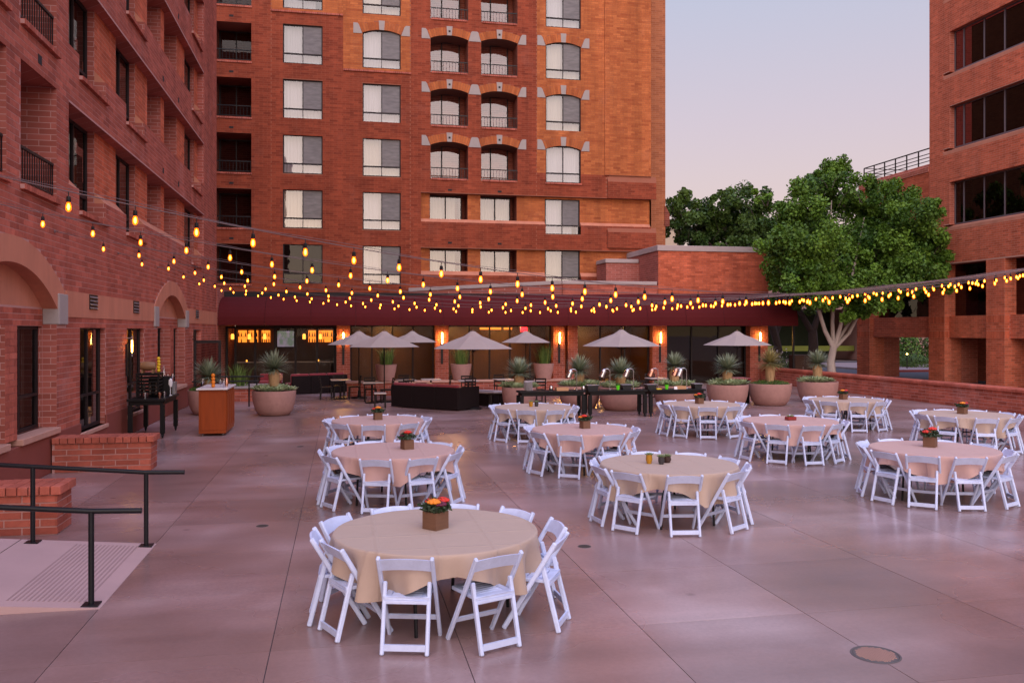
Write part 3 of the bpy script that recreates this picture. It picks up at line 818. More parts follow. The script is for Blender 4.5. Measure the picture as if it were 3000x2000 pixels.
# plinth, stucco band, sills
mb = MB()
segs = [(V0, 9.7), (9.7, ARCH[0] - HWI), (ARCH[0] + HWI, 18.47), (20.35, 22.28), (24.17, ARCH[1] - HWI), (ARCH[1] + HWI, 31.6), (33.5, V1)]
for a, b in segs: mb.bounds(UW - 0.02, UW + 0.03, a, b, 0, 0.70)
for a, b in ((18.47, 20.35), (22.28, 24.17)): mb.bounds(UW - 0.1, UW + 0.027, a, b, 0, 0.42)
for c in ARCH: mb.bounds(UW - 0.22, UW + 0.027, c - HWI, c + HWI, 0, 0.68)
part(hotel, 'plinth', mb, 'plinth_paint', bevel=0.01)
bands = [(V0, ARCH[0] - HWO), (ARCH[0] + HWO, ARCH[1] - HWO), (ARCH[1] + HWO, V1)]
for a, b in bands:
    mb = MB(); mb.bounds(UW - 0.02, UW + 0.016, a, b, 2.82, 3.32)
    part(hotel, 'stucco_band', mb, 'stucco_band')
for s in (19.35, 23.16, 32.5):
    mb = MB(); mb.bounds(UW + 0.012, UW + 0.030, s - 0.29, s + 0.29, 3.0, 3.31)
    mb.m[:] = [0] * len(mb.m)
    vent = part(hotel, 'vent', mb, 'frame_dark')
    for k in range(4):
        q = MB(); q.bar((UW + 0.032, s - 0.27, 3.035 + k * 0.075), (UW + 0.032, s + 0.27, 3.035 + k * 0.075), 0.05, 0.012, (0.7, 0, -0.7))
        part(vent, 'louvre', q, 'steel_grey')
for (a, b, z) in ((18.38, 20.42, 0.5), (22.2, 24.25, 0.5)):
    mb = MB(); mb.bounds(UW - 0.16, UW + 0.06, a, b, z - 0.08, z); part(hotel, 'sill', mb, 'sill_stone', bevel=0.008)
for c in ARCH:
    for a, b in ((c - HWI, c - 0.25), (c + 0.25, c + HWI)):
        mb = MB(); mb.bounds(UW - 0.3, UW + 0.08, a + 0.01, b - 0.01, 0.682, 0.79); part(hotel, 'sill', mb, 'sill_stone', bevel=0.01)
# arch bays
bays = []
for c in ARCH:
    zt = 2.64
    mb = MB()
    wops = [(c - HWI + 0.02, c - 0.26, 0.79, zt, 0.12), (c + 0.26, c + HWI - 0.02, 0.79, zt, 0.12)]
    backing(mb, PL2, c - HWI, c + HWI, 0.68, 2.98, wops, 0, 1)
    n = 24; rad = (HWI ** 2 + (ZCI - ZS) ** 2) / (2 * (ZCI - ZS)); zc = ZCI - rad
    for i in range(n):
        s0 = -HWI + 2 * HWI * i / n; s1 = -HWI + 2 * HWI * (i + 1) / n
        z0 = zc + math.sqrt(max(rad * rad - s0 * s0, 0)) + .02; z1 = zc + math.sqrt(max(rad * rad - s1 * s1, 0)) + .02
        mb.quad(PL2.P(c + s0, 2.98), PL2.P(c + s1, 2.98), PL2.P(c + s1, z1), PL2.P(c + s0, z0), 2)
    part(hotel, 'arch_panel', mb, ['mortar_pink', 'brick_reveal', 'stucco_band'])
    courses(bricks, PL2, c - HWI, c + HWI, 2.64, 2.95, [])
    # middle pier standing nearly flush with the wall
    mb = MB(); mb.bounds(UW - 0.24, UW - 0.012, c - 0.25, c + 0.25, 0.79, 2.64)
    part(hotel, 'pier', mb, 'brick_reveal')
    pf = Plane((UW - 0.012, 0, 0), (0, 1, 0), (1, 0, 0)); courses(bricks, pf, c - 0.25, c + 0.25, 0.79, 2.64, [])
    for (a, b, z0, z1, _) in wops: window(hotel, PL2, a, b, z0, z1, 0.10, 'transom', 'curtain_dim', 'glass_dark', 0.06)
    # ring of the arch, in stucco, slightly proud
    mb = MB(); n = 28; prof = []
    radi, zci = rad, zc
    rado = (HWO ** 2 + (ZCO - 3.22) ** 2) / (2 * (ZCO - 3.22)); zco = ZCO - rado
    for i in range(n + 1):
        t = i / n; si = -HWI + 2 * HWI * t; so = -HWO + 2 * HWO * t
        prof.append(((c + si, zci + math.sqrt(max(radi ** 2 - si ** 2, 0))), (c + so, zco + math.sqrt(max(rado ** 2 - so ** 2, 0)))))
    for i in range(n):
        (i0, o0), (i1, o1) = prof[i], prof[i + 1]
        e = 0.022
        mb.quad(PLL.P(*i0, e), PLL.P(*i1, e), PLL.P(*o1, e), PLL.P(*o0, e))
        mb.quad(PLL.P(*i0, e), PLL.P(*i1, e), PLL.P(*i1, -.02), PLL.P(*i0, -.02)); mb.quad(PLL.P(*o0, e), PLL.P(*o1, e), PLL.P(*o1, -.02), PLL.P(*o0, -.02))
    part(hotel, 'arch_ring', mb, 'stucco_band')
    for a, b in ((c - HWO - 0.01, c - HWI + 0.01), (c + HWI - 0.01, c + HWO + 0.01)):
        mb = MB(); mb.bounds(UW - 0.24, UW + 0.05, a, b, 2.67, 3.24 if True else 0)
        o = part(hotel, 'impost', mb, 'pale_stone', bevel=0.012)
    bays.append(c)
# ground floor windows
for (a, b) in ((18.47, 20.35), (22.28, 24.17)):
    window(hotel, PLL, a, b, 0.5, 2.65, 0.14, 'transom', None, 'glass_dark', 0.07)
# the service door: lit transom, dark opening, glazed leaf standing open
mb = MB(); mb.bounds(UW - 0.26, UW - 0.18, 31.6, 33.5, 2.22, 2.28); mb.bounds(UW - 0.26, UW - 0.18, 31.6, 31.68, 0, 2.6); mb.bounds(UW - 0.26, UW - 0.18, 33.42, 33.5, 0, 2.6)
door = part(hotel, 'door', mb, 'frame_dark')
mb = MB(); mb.quad((UW - 1.2, 31.6, 0), (UW - 1.2, 33.5, 0), (UW - 1.2, 33.5, 2.6), (UW - 1.2, 31.6, 2.6)); part(door, 'dark_room_sheet', mb, 'room_dark')
mb = MB(); mb.bounds(UW - 0.6, UW - 0.55, 32.0, 33.2, 2.3, 2.52); part(door, 'ceiling_lamp', mb, 'shelf_glow')
mb = MB(); y = 31.72
for (x0, x1, z0, z1) in ((UW + .02, UW + .11, .02, 2.22), (UW + .86, UW + .95, .02, 2.22), (UW + .11, UW + .86, .02, .22), (UW + .11, UW + .86, 2.12, 2.22)): mb.bounds(x0, x1, y - .025, y + .025, z0, z1)
mb.bounds(UW + .11, UW + .86, y - .06, y - .04, 1.0, 1.04)
leaf = part(door, 'door_leaf', mb, 'frame_dark')
mb = MB(); mb.quad((UW + .11, y, .22), (UW + .86, y, .22), (UW + .86, y, 2.12), (UW + .11, y, 2.12)); leaf_g = part(door, 'pane', mb, 'glass_dark')

# upper storeys
for fi, (za, zb) in enumerate(floors):
    bo = [(25.63, 27.47), (27.97, 30.0)]
    wo = [(a, b, za - 0.42, zb, 0.20) for a, b in cols3] + [(a, b, za + 0.24, zb, 1.3) for a, b in bo]
    mb = MB(); backing(mb, PL2, 17.75, 34.2, za - 0.42, zb, wo, 0, 1)
    for a, b in bo: mb.quad(PL2.P(a, za + .24, -1.3), PL2.P(b, za + .24, -1.3), PL2.P(b, zb, -1.3), PL2.P(a, zb, -1.3), 1)
    part(hotel, 'recessed_wall', mb, ['mortar_tan', 'brick_reveal'])
    courses(bricks, PL2, 17.75, 34.2, za + 0.22, zb, wo, 'brick_brown', keyfn=lambda s, z: 'brick_red' if s < 18.4 else 'brick_brown')
    # sloping brick sills between the windows
    for a, b in ((17.75, 18.43), (20.40, 22.22), (24.20, 31.45), (33.45, 34.2)):
        mb = MB(); mb.extrude([(UW + 0.004, za - 0.02), (UW - 0.24, za + 0.24), (UW - 0.24, za - 0.02)], 'y', a + .003, b - .003)
        part(hotel, 'sloping_sill', mb, 'stucco_band')
    for a, b in cols3:
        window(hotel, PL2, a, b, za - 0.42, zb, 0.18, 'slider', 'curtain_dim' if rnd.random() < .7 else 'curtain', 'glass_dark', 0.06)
        soldier_ledge(hotel, PLL, a - 0.02, b + 0.06, za - 0.42, proj=0.08)
    for a, b in balc_near:
        railing(hotel, (UW - 0.06, a + 0.03, 0), (UW - 0.06, b - 0.03, 0), za - 0.32, za + 0.22, 0.11)
        soldier_ledge(hotel, PLL, a - 0.02, b + 0.04, za - 0.42, proj=0.08)
    for a, b in bo:
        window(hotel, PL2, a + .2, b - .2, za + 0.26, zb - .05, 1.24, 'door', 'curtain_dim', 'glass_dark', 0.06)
    for s in (16.15, 26.6, 29.0):
        mb = MB(); mb.bounds(UW - .04, UW + 0.010, s - 0.09, s + 0.09, zb + 0.22, zb + 0.38); part(hotel, 'weep_vent', mb, 'room_dark')
lay_bricks(hotel, bricks, 300)
# ================================================================== TOWER (faces the camera, v = 43.65)
VT = 43.65
tower = building('brick_tower', 'tall red and orange brick hotel tower behind the restaurant, rows of curtained windows', 'building', (5, VT + 6, 0))
PT = Plane((0, VT, 0), (1, 0, 0), (0, -1, 0))
PTR = Plane((0, VT + 0.22, 0), (1, 0, 0), (0, -1, 0))
TU0, TU1, TZ0, TZ1 = -9.0, 16.35, 3.6, 24.0
tops = [6.87, 9.58, 12.30, 15.03, 17.76, 20.48]; bots = [4.90, 7.65, 10.36, 13.08, 15.82, 18.55]
tops_ = []; arched = []
opsT = []; wins = []
for r in range(6):
    opsT.append((-6.1, -4.36, bots[r] - 0.04, tops[r] - 0.05, 1.5))
    wins.append((-2.86, -0.94, bots[r], tops[r], 'c1', r)); wins.append((1.03, 2.94, bots[r], tops[r], 'c2', r))
    if r >= 2:
        for a, b in ((4.46, 6.40), (7.08, 9.0)): opsT.append((a, b, bots[r] + .0, tops[r] - 0.22 if r < 5 else tops[r], 1.3)); arched.append((a, b, tops[r] - 0.22, 'balcony')) if r < 5 else None
        wins.append((10.52, 12.43, bots[r], tops[r], 'c5', r))
        if r in (2, 3, 4): arched.append((10.52, 12.43, tops[r] - 0.18, 'window'))
    if r == 4: arched.append((1.03, 2.94, tops[r] - 0.18, 'window'))
for w in wins:
    a, b, c, d, k, r = w
    dd = d
    if (k == 'c5' and r in (2, 3, 4)) or (k == 'c2' and r == 4): dd = d - 0.18
    opsT.append((a, b, c, dd, 0.13))
# the recessed orange bands at the two lower storeys, with the red aprons between them
bandsT = [(3.96, TU1, 5.42, 6.80), (3.96, TU1, 8.10, 9.62)]
for (a, b, c, d) in bandsT: opsT.append((a, b, c, d, 0.22))
opsT_front = [o for o in opsT]
for r in (0, 1): opsT_front.append((10.52, 12.43, bots[r], tops[r] - .05, 0.0))
# arch openings add their bow above the spring line
RISE, RING = 0.19, 0.40
mb = MB()
bo = list(opsT_front)
for a, b, zs, kind in arched: bo.append((a, b, zs, zs + RISE, 0.0))
backing(mb, PT, TU0, TU1, TZ0, TZ1, bo, 0, 1)
for a, b, zs, kind in arched:
    hw = (b - a) / 2; m = (a + b) / 2; rad = (hw ** 2 + RISE ** 2) / (2 * RISE); zc = zs + RISE - rad; n = 12
    dep = 1.3 if kind == 'balcony' else 0.13
    for i in range(n):
        s0 = -hw + 2 * hw * i / n; s1 = -hw + 2 * hw * (i + 1) / n
        z0 = zc + math.sqrt(rad * rad - s0 * s0); z1 = zc + math.sqrt(rad * rad - s1 * s1)
        mb.quad(PT.P(m + s0, z0), PT.P(m + s1, z1), PT.P(m + s1, zs + RISE), PT.P(m + s0, zs + RISE), 0)
        mb.quad(PT.P(m + s0, z0), PT.P(m + s1, z1), PT.P(m + s1, z1, -dep), PT.P(m + s0, z0, -dep), 2)
for o in opsT:
    if o[4] > 1: mb.quad(PT.P(o[0], o[2], -o[4]), PT.P(o[1], o[2], -o[4]), PT.P(o[1], o[3] + .25, -o[4]), PT.P(o[0], o[3] + .25, -o[4]), 1)
# right return, set-back east shaft and roof
mb.quad((TU1, VT, TZ0), (TU1, VT + 1.4, TZ0), (TU1, VT + 1.4, TZ1), (TU1, VT, TZ1), 1)
mb.quad((TU0, VT, TZ1), (TU1, VT, TZ1), (TU1, VT + 12, TZ1), (TU0, VT + 12, TZ1), 1)
part(tower, 'wall', mb, ['mortar_deep', 'brick_reveal_deep', 'soffit'])
mb = MB(); mb.bounds(10, 17.72, VT + 1.4, VT + 12, 0, TZ1 - .5); part(tower, 'east_shaft', mb, 'brick_reveal_warm')
mb = MB(); mb.extrude([(17.66, 8.4), (17.95, 8.4), (17.95, 9.1), (17.72, 9.5), (17.66, 9.5)], 'y', VT + 1.35, VT + 8); part(tower, 'skirt', mb, 'brick_reveal_deep')
bricksT = []
def key_t(s, z):
    if s > 10.04 and z > 10.82: return 'brick_orange'
    if 0.07 < s < 3.45 and z > 15.70: return 'brick_orange'
    if -3.44 < s <= 0.07 and z > 18.42: return 'brick_orange'
    return 'brick_deep'
def skip_t(zm):
    cut = []
    for a, b, zs, kind in arched:
        m, hw = (a + b) / 2, (b - a) / 2
        if zs - 0.06 < zm < zs + RISE + RING:
            rad = ((hw) ** 2 + RISE ** 2) / (2 * RISE); zc = zs + RISE - rad; ro = rad + RING
            q = ro * ro - (zm - zc) ** 2
            s = math.sqrt(q) if q > 0 else 0
            if zm < zs + RISE * 0.2 + RING: s = max(s if zm > zs + RING else hw, hw) if zm > zs else hw
            s = min(s, hw + 0.22)
            if zm < zs + 0.42: s = max(s, hw + 0.08)
            cut.append((m - s, m + s))
    return cut
for sa, sb in ((TU0, -3.44), (-3.44, 0.07), (0.07, 3.45), (3.45, 10.04), (10.04, TU1)):
    courses(bricksT, PT, sa, sb, TZ0, TZ1 - 3.2, opsT_front, keyfn=key_t, skip=skip_t, jt=.011)
for (a, b, c, d) in bandsT:
    r = 0 if c < 7 else 1
    w2 = [(4.44, 6.40, c + .02, d, 1.1), (7.08, 9.0, c + .02, d, 1.1), (10.52, 12.43, bots[r], tops[r] - .05, 0.10)]
    mb = MB(); backing(mb, PTR, a, b, c - 0.0, d, w2, 0, 1)
    for q in w2[:2]: mb.quad(PTR.P(q[0], q[2], -1.1), PTR.P(q[1], q[2], -1.1), PTR.P(q[1], q[3], -1.1), PTR.P(q[0], q[3], -1.1), 1)
    part(tower, 'recessed_wall', mb, ['mortar_deep', 'brick_reveal_deep'])
    courses(bricksT, PTR, a, b, c + .2, d, w2, 'brick_orange', jt=.011)
    for p, q in ((a, 4.44), (4.44, 6.4), (6.40, 7.08), (7.08, 9.0), (9.0, 10.50), (12.45, b)):
        mb = MB(); mb.extrude([(VT - 0.006, c - .02), (VT + .22, c + .22), (VT + .22, c - .02)], 'x', p + .002, q - .002); part(tower, 'sloping_sill', mb, 'stucco_band')
    for q in w2[:2]:
        window(tower, PTR, q[0] + .02, q[1] - .25, c + .06, d - .02, 0.55, 'door', 'curtain', 'glass_bright', 0.045)
    window(tower, PTR, 10.53, 12.42, bots[r], tops[r] - .05, 0.09, 'slider', 'curtain', 'glass_bright')
# east corner skirts: red aprons standing proud with sloping heads
for (z0, z1, z2) in ((9.62, 10.50, 10.84), (6.98, 7.82, 8.10)):
    for (a, b) in ((13.9, 16.62),):
        mb = MB(); mb.extrude([(VT - 0.10, z0), (VT - 0.10, z1), (VT + .02, z2), (VT + .02, z0)], 'x', a, b); part(tower, 'skirt', mb, 'mortar_deep')
        pk = Plane((0, VT - 0.10, 0), (1, 0, 0), (0, -1, 0)); courses(bricksT, pk, a, b, z0, z1, [], 'brick_deep')
mb = MB(); mb.bounds(13.74, TU1 - 0.02, VT - 0.055, VT + 0.02, 10.84, TZ1 - 3.2); part(tower, 'pilaster', mb, 'mortar_deep')
pk = Plane((0, VT - 0.055, 0), (1, 0, 0), (0, -1, 0)); courses(bricksT, pk, 13.74, TU1 - 0.02, 10.86, TZ1 - 3.2, [], 'brick_orange', jt=.011)
bricksT = [q for q in bricksT if not (q[0] is PT and q[1] > 13.7 and q[4] > 9.6)]
lay_bricks(tower, bricksT, 300)
# ledges under the orange panels
for a, b, z in ((-3.44, 0.05, 18.42), (0.08, 3.46, 15.70)): soldier_ledge(tower, PT, a, b, z, proj=0.07)
# window units
for a, b, c, d, k, r in wins:
    if k == 'c1' and r == 0: window(tower, PT, a, b, c, d, 0.12, 'slider', None, 'glass_dark')
    else: window(tower, PT, a, b, c, d, 0.12, 'slider', 'curtain', 'glass_bright')
    if k == 'c5' and r == 2: soldier_ledge(tower, PT, a - .02, b + .04, c, proj=0.06)
for r in range(6):
    o = window(tower, PT, -6.05, -4.4, bots[r], tops[r] - .1, 1.4, 'door', 'curtain_dim', 'glass_dark', 0.06, 0.15)
    railing(tower, (-6.05, VT + .06, 0), (-4.40, VT + .06, 0), bots[r] + .04, bots[r] + 0.52, 0.16)
    soldier_ledge(tower, PT, -6.1, -4.34, bots[r] - 0.04, proj=0.05)
    mb = MB(); mb.bounds(-5.40, -5.20, VT - .010, VT + .05, tops[r] + 0.16, tops[r] + 0.26); part(tower, 'weep_vent', mb, 'room_dark')
    if r == 3:
        mb = MB(); mb.bounds(-5.25, -5.0, VT + 1.75, VT + 2.0, bots[r] + .4, bots[r] + .9); part(tower, 'room_lamp', mb, 'pendant_glow')
    if r >= 2:
        for a, b in ((4.46, 6.40), (7.08, 9.0)):
            window(tower, PT, a - .25, b - .28, bots[r], tops[r], 1.2, 'door', 'curtain', 'glass_bright', 0.05, 0.2)
            railing(tower, (a + .02, VT + .05, 0), (b - .02, VT + .05, 0), bots[r] + .06, bots[r] + 0.56, 0.155)
            soldier_ledge(tower, PT, a + .05, b - .05, bots[r] + 0.02, proj=0.05)
for r in (0, 1):
    for m in (5.45, 8.05):
        mb = MB(); mb.bounds(m - .1, m + .1, VT - .010, VT + .05, tops[r] + 0.16, tops[r] + 0.26); part(tower, 'weep_vent', mb, 'room_dark')
# segmental arches: voussoirs, skewbacks, keystones
stones = {}
for a, b, zs, kind in arched:
    m, hw = (a + b) / 2, (b - a) / 2
    rad = (hw ** 2 + RISE ** 2) / (2 * RISE); zc = zs + RISE - rad; th = math.asin(hw / rad); n = 17
    key = 'brick_orange' if kind == 'window' else 'brick_orange'
    for i in range(n):
        t0 = -th + 2 * th * (i + .07) / n; t1 = -th + 2 * th * (i + .93) / n
        if i == n // 2: continue
        q = MB(); P = [(m + rad * math.sin(t0), zc + rad * math.cos(t0)), (m + rad * math.sin(t1), zc + rad * math.cos(t1)),
                       (m + (rad + RING) * math.sin(t1), zc + (rad + RING) * math.cos(t1)), (m + (rad + RING) * math.sin(t0), zc + (rad + RING) * math.cos(t0))]
        q.extrude(P, 'y', VT - .016, VT + .03)
        me = q.mesh('voussoir', key); at = me.attributes.new('tint', 'FLOAT', 'FACE'); at.data.foreach_set('value', [rnd.uniform(.1, .8)] * 6)
        obj('voussoir', me, tower)
    q = MB(); q.extrude([(m - .12, zs + RISE - .01), (m + .12, zs + RISE - .01), (m + .155, zs + RISE + .46), (m - .155, zs + RISE + .46)], 'y', VT - .03, VT + .03)
    ks = part(tower, 'keystone', q, 'pale_stone')
    if kind == 'balcony':
        q = MB(); q.bounds(m - .05, m + .05, VT - .036, VT - .028, zs + RISE + .15, zs + RISE + .25); part(ks, 'drain_hole', q, 'room_dark')
    for sg in (-1, 1):
        e = m + sg * hw
        if kind == 'balcony' and ((sg == 1 and a < 6) or (sg == -1 and a > 6)):
            if sg == -1: continue
            q = MB(); q.extrude([(6.42, zs - .05), (7.06, zs - .05), (6.93, zs + .42), (6.86, zs + .47), (6.62, zs + .47), (6.55, zs + .42)], 'y', VT - .03, VT + .03)
        else:
            q = MB(); pts = [(e + sg * .02, zs - .05), (e + sg * .46, zs - .05), (e + sg * .46, zs + .47), (e + sg * .26, zs + .47), (e + sg * .18, zs + .38)]
            q.extrude(pts if sg == 1 else pts[::-1], 'y', VT - .03, VT + .03)
        part(tower, 'skewback', q, 'pale_stone')

# ================================================================== RESTAURANT in front of the tower
VP, VG = 39.5, 40.0
rest = building('restaurant_front', 'low brick restaurant front with glazed bays, a lit bar inside and brick pilasters', 'building', (8, 41, 0))
mb = MB()
mb.bounds(-5.1, 21.0, VP, VT, 2.90, 4.30)                                   # roof slab / fascia core
part(rest, 'fascia', mb, 'room_dark')
mb = MB(); mb.quad((-5.1, VT - .1, 0), (21, VT - .1, 0), (21, VT - .1, 2.9), (-5.1, VT - .1, 2.9)); part(rest, 'back_wall', mb, 'wood_panel')
mb = MB(); mb.quad((-5.1, VP, 0.012), (21, VP, 0.012), (21, VT, 0.012), (-5.1, VT, 0.012)); part(rest, 'indoor_floor', mb, 'wood_panel')
mb = MB(); mb.bounds(-5.3, -5.12, 37.5, VT, 0, 4.4); part(rest, 'side_wall', mb, 'brick_reveal')
mb = MB(); mb.bounds(20.9, 21.0, VP + .3, VT + 4, 0, 4.3); part(rest, 'side_wall', mb, 'brick_reveal')
bricksR = []
mb = MB()
mb.bounds(15.1, 20.92, VP - .18, VT + 5, 4.2, 6.45); part(rest, 'roof_block', mb, 'brick_reveal')
pb = Plane((0, VP - .18, 0), (1, 0, 0), (0, -1, 0)); courses(bricksR, pb, 15.1, 20.92, 4.2, 6.45, [], 'brick_brown')
mb = MB(); mb.bounds(15.04, 20.98, VP - .24, VT + 5.06, 6.45, 6.72); part(rest, 'coping', mb, 'coping', bevel=0.015)
mb = MB(); mb.bounds(13.3, 15.1, VP + 2.5, VT, 4.2, 6.05); part(rest, 'roof_block', mb, 'brick_reveal')
mb = MB(); mb.bounds(13.25, 15.04, VP + 2.44, VT - .05, 6.05, 6.25); part(rest, 'coping', mb, 'coping', bevel=0.015)
mb = MB(); mb.bounds(10.3, 15.08, VP - .16, VP + .1, 4.2, 4.78); part(rest, 'parapet', mb, 'brick_reveal')
pb = Plane((0, VP - .16, 0), (1, 0, 0), (0, -1, 0)); courses(bricksR, pb, 10.3, 15.08, 4.2, 4.78, [])
mb = MB(); mb.bounds(10.28, 15.03, VP - .20, VP + .14, 4.78, 4.95); part(rest, 'coping', mb, 'coping', bevel=0.012)
mb = MB()
A_, B_ = Vector((10.3, VP - .1, 0)), Vector((3.4, VT - .05, 0))
def slab(mbx, za0, za1, zb0, zb1, t):
    d = (B_ - A_).normalized(); nn = Vector((d.y, -d.x, 0)) * t / 2
    vs = [A_ + nn + Vector((0, 0, za0)), A_ - nn + Vector((0, 0, za0)), B_ - nn + Vector((0, 0, zb0)), B_ + nn + Vector((0, 0, zb0)),
          A_ + nn + Vector((0, 0, za1)), A_ - nn + Vector((0, 0, za1)), B_ - nn + Vector((0, 0, zb1)), B_ + nn + Vector((0, 0, zb1))]
    mbx.add(vs, [(0, 1, 2, 3), (4, 5, 6, 7), (0, 1, 5, 4), (1, 2, 6, 5), (2, 3, 7, 6), (3, 0, 4, 7)])
slab(mb, 4.1, 4.78, 4.1, 4.56, .2); part(rest, 'parapet', mb, 'brick_reveal')
mb = MB(); slab(mb, 4.78, 4.95, 4.56, 4.73, .3); part(rest, 'coping', mb, 'coping')
# pilasters
pil = [(-0.23, 0.37), (4.26, 4.87), (9.89, 10.45), (10.62, 11.09), (14.88, 15.62), (20.02, 20.99)]
for a, b in pil:
    q = MB(); q.bounds(a, b, VP, VG + .1, 0, 2.9); part(rest, 'pilaster', q, 'mortar_pink')
    pp = Plane((0, VP, 0), (1, 0, 0), (0, -1, 0)); courses(bricksR, pp, a, b, 0.0, 2.9, [], bl=0.30, phase=a)
    for sx, e in ((-1, a), (1, b)):
        ps = Plane((e, 0, 0), (0, 1, 0), (sx, 0, 0)); courses(bricksR, ps, VP, VG + .1, 0, 2.9, [], bl=0.30, phase=VP)
lay_bricks(rest, bricksR, 300)
# glazing: frames and panes per bay
def bay(a, b, n, z1=2.85, glass='glass_dark', mids=()):
    f = MB(); w = 0.10 if mids else 0.07
    xs = [a + (b - a) * i / n for i in range(n + 1)] if not mids else [a] + list(mids) + [b]
    for x in xs: f.bounds(x - w / 2, x + w / 2, VG - .05, VG + .05, 0.02, z1)
    f.bounds(a, b, VG - .045, VG + .045, 0.02, 0.12); f.bounds(a, b, VG - .045, VG + .045, z1 - .08, z1)
    g = part(rest, 'window', f, 'frame_dark')
    for x0, x1 in zip(xs[:-1], xs[1:]):
        q = MB(); t = rnd.uniform(-.01, .01)
        q.quad((x0 + w / 2, VG + t, .12), (x1 - w / 2, VG, .12), (x1 - w / 2, VG, z1 - .08), (x0 + w / 2, VG + t, z1 - .08)); part(g, 'pane', q, glass)
    return g
bay(-5.05, -0.3, 6, 2.75, 'glass_clear', mids=(-4.68, -3.83, -2.96, -2.06, -1.11))
bay(0.42, 4.2, 4, glass='glass_clear'); bay(4.92, 9.84, 5, glass='glass_clear'); bay(11.14, 14.82, 3, glass='glass_clear')
g4 = bay(15.66, 19.98, 3)
for i in range(3):
    x0 = 15.66 + 1.44 * i
    q = MB(); q.quad((x0 + .08, VG + .12, .1), (x0 + 1.38, VG + .12, .1), (x0 + 1.38, VG + .12, 2.8), (x0 + .08, VG + .12, 2.8)); part(g4, 'roller_shade', q, 'shade_cloth')
q = MB(); q.quad((-5.1, VP, 2.86), (21, VP, 2.86), (21, VT, 2.86), (-5.1, VT, 2.86)); part(rest, 'ceiling', q, 'wood_panel')
for x in (0.4, 4.9, 10.5, 15.2):
    q = MB(); q.bounds(x - .05, x + .05, VG + .2, VT - .1, 0, 2.86); part(rest, 'partition', q, 'wood_panel')

# ---- bar inside
bar = building('bar_counter', 'dark bar counter with a pale top inside the leftmost glazed bay', 'bar counter', (-2.7, 42.0, 0))
q = MB(); q.bounds(-4.8, -0.5, 41.9, 42.3, 0.012, 1.05); part(bar, 'front', q, 'wood_panel')
q = MB(); q.bounds(-4.9, -0.4, 41.75, 42.4, 1.05, 1.10); part(bar, 'top', q, 'table_pale')
for i, (a, b) in enumerate(((-4.95, -4.55), (-4.47, -4.02), (-3.85, -3.45), (-1.62, -1.25), (-1.12, -0.45))):
    s = building('bottle_shelf', ['backlit bottle shelf nearest the left building', 'backlit bottle shelf second from the left building', 'backlit bottle shelf just left of the television',
         'narrow backlit bottle shelf right of the television', 'wide backlit bottle shelf beside the first brick pilaster'][i], 'shelf', ((a + b) / 2, 43.3, 2.0), 'backlit shelves behind the bar')
    q = MB(); q.bounds(a, b, 43.42, 43.46, 2.0, 2.58); part(s, 'light_panel', q, 'shelf_glow')
    q = MB(); q.bounds(a - .03, b + .03, 43.15, 43.42, 1.96, 2.0); q.bounds(a - .03, b + .03, 43.25, 43.42, 2.27, 2.29); part(s, 'shelf_board', q, 'wood_panel')
    nb = max(3, int((b - a) / .095))
    for k in range(nb):
        x = a + .05 + (b - a - .1) * k / max(1, nb - 1) + rnd.uniform(-.012, .012); hgt = rnd.uniform(.2, .27)
        for zz in (2.0, 2.29):
            if rnd.random() < .2: continue
            q = MB(); q.lathe([(.0, 0), (.028, .002), (.028, hgt * .55), (.010, hgt * .72), (.010, hgt)], 8, (x, 43.3 + rnd.uniform(-.03, .03), zz)); part(s, 'bottle', q, 'bottle_dark', True)
tv = building('television', 'large screen showing a pale picture above the bar', 'television', (-2.7, 43.2, 1.75))
q = MB(); q.bounds(-3.14, -2.27, 43.3, 43.36, 1.74, 2.58); part(tv, 'casing', q, 'frame_dark')
def tv_mat():
    m = bpy.data.materials.new('tv_picture'); n, l, p = nodes_of(m)
    g = n.new('ShaderNodeTexCoord'); nz = n.new('ShaderNodeTexNoise'); nz.inputs['Scale'].default_value = 3.0; l.new(g.outputs['Object'], nz.inputs['Vector'])
    r = n.new('ShaderNodeValToRGB'); e = r.color_ramp.elements; e[0].color = (0.18, 0.22, 0.17, 1); e[1].color = (0.42, 0.30, 0.44, 1); e[0].position = .4; e[1].position = .65
    l.new(nz.outputs['Fac'], r.inputs[0]); l.new(r.outputs[0], p.inputs['Emission Color']); p.inputs['Emission Strength'].default_value = 0.4
    p.inputs['Base Color'].default_value = (.02, .02, .02, 1); MATS['tv_picture'] = m
tv_mat()
q = MB(); q.quad((-3.1, 43.295, 1.78), (-2.31, 43.295, 1.78), (-2.31, 43.295, 2.55), (-3.1, 43.295, 2.55)); part(tv, 'screen', q, 'tv_picture')
for i, (x, l) in enumerate(((-5.0, 'left end of the bar'), (-4.25, 'second shelf'), (-3.55, 'shelf left of the television'), (-1.75, 'space right of the television'), (-1.0, 'wide right-hand shelf'))):
    p = building('pendant_lamp', 'small glowing pendant lamp over the ' + l, 'pendant lamp', (x, 41.6, 2.86), 'pendant lamps over the bar')
    q = MB(); q.tube([(x, 41.6, 2.86), (x, 41.6, 2.42)], .008, 6); part(p, 'cord', q, 'black_paint')
    q = MB(); q.lathe([(.055, 0), (.075, .03), (.07, .22), (.04, .26)], 12, (x, 41.6, 2.16)); part(p, 'lamp_shade', q, 'pendant_glow', True)
ex = building('exit_sign', 'small red lit sign high inside the third bay', 'sign', (8.75, 41.0, 2.6))
q = MB(); q.bounds(8.6, 8.95, 41.0, 41.06, 2.52, 2.74); part(ex, 'case', q, 'exit_glow', bevel=.01)
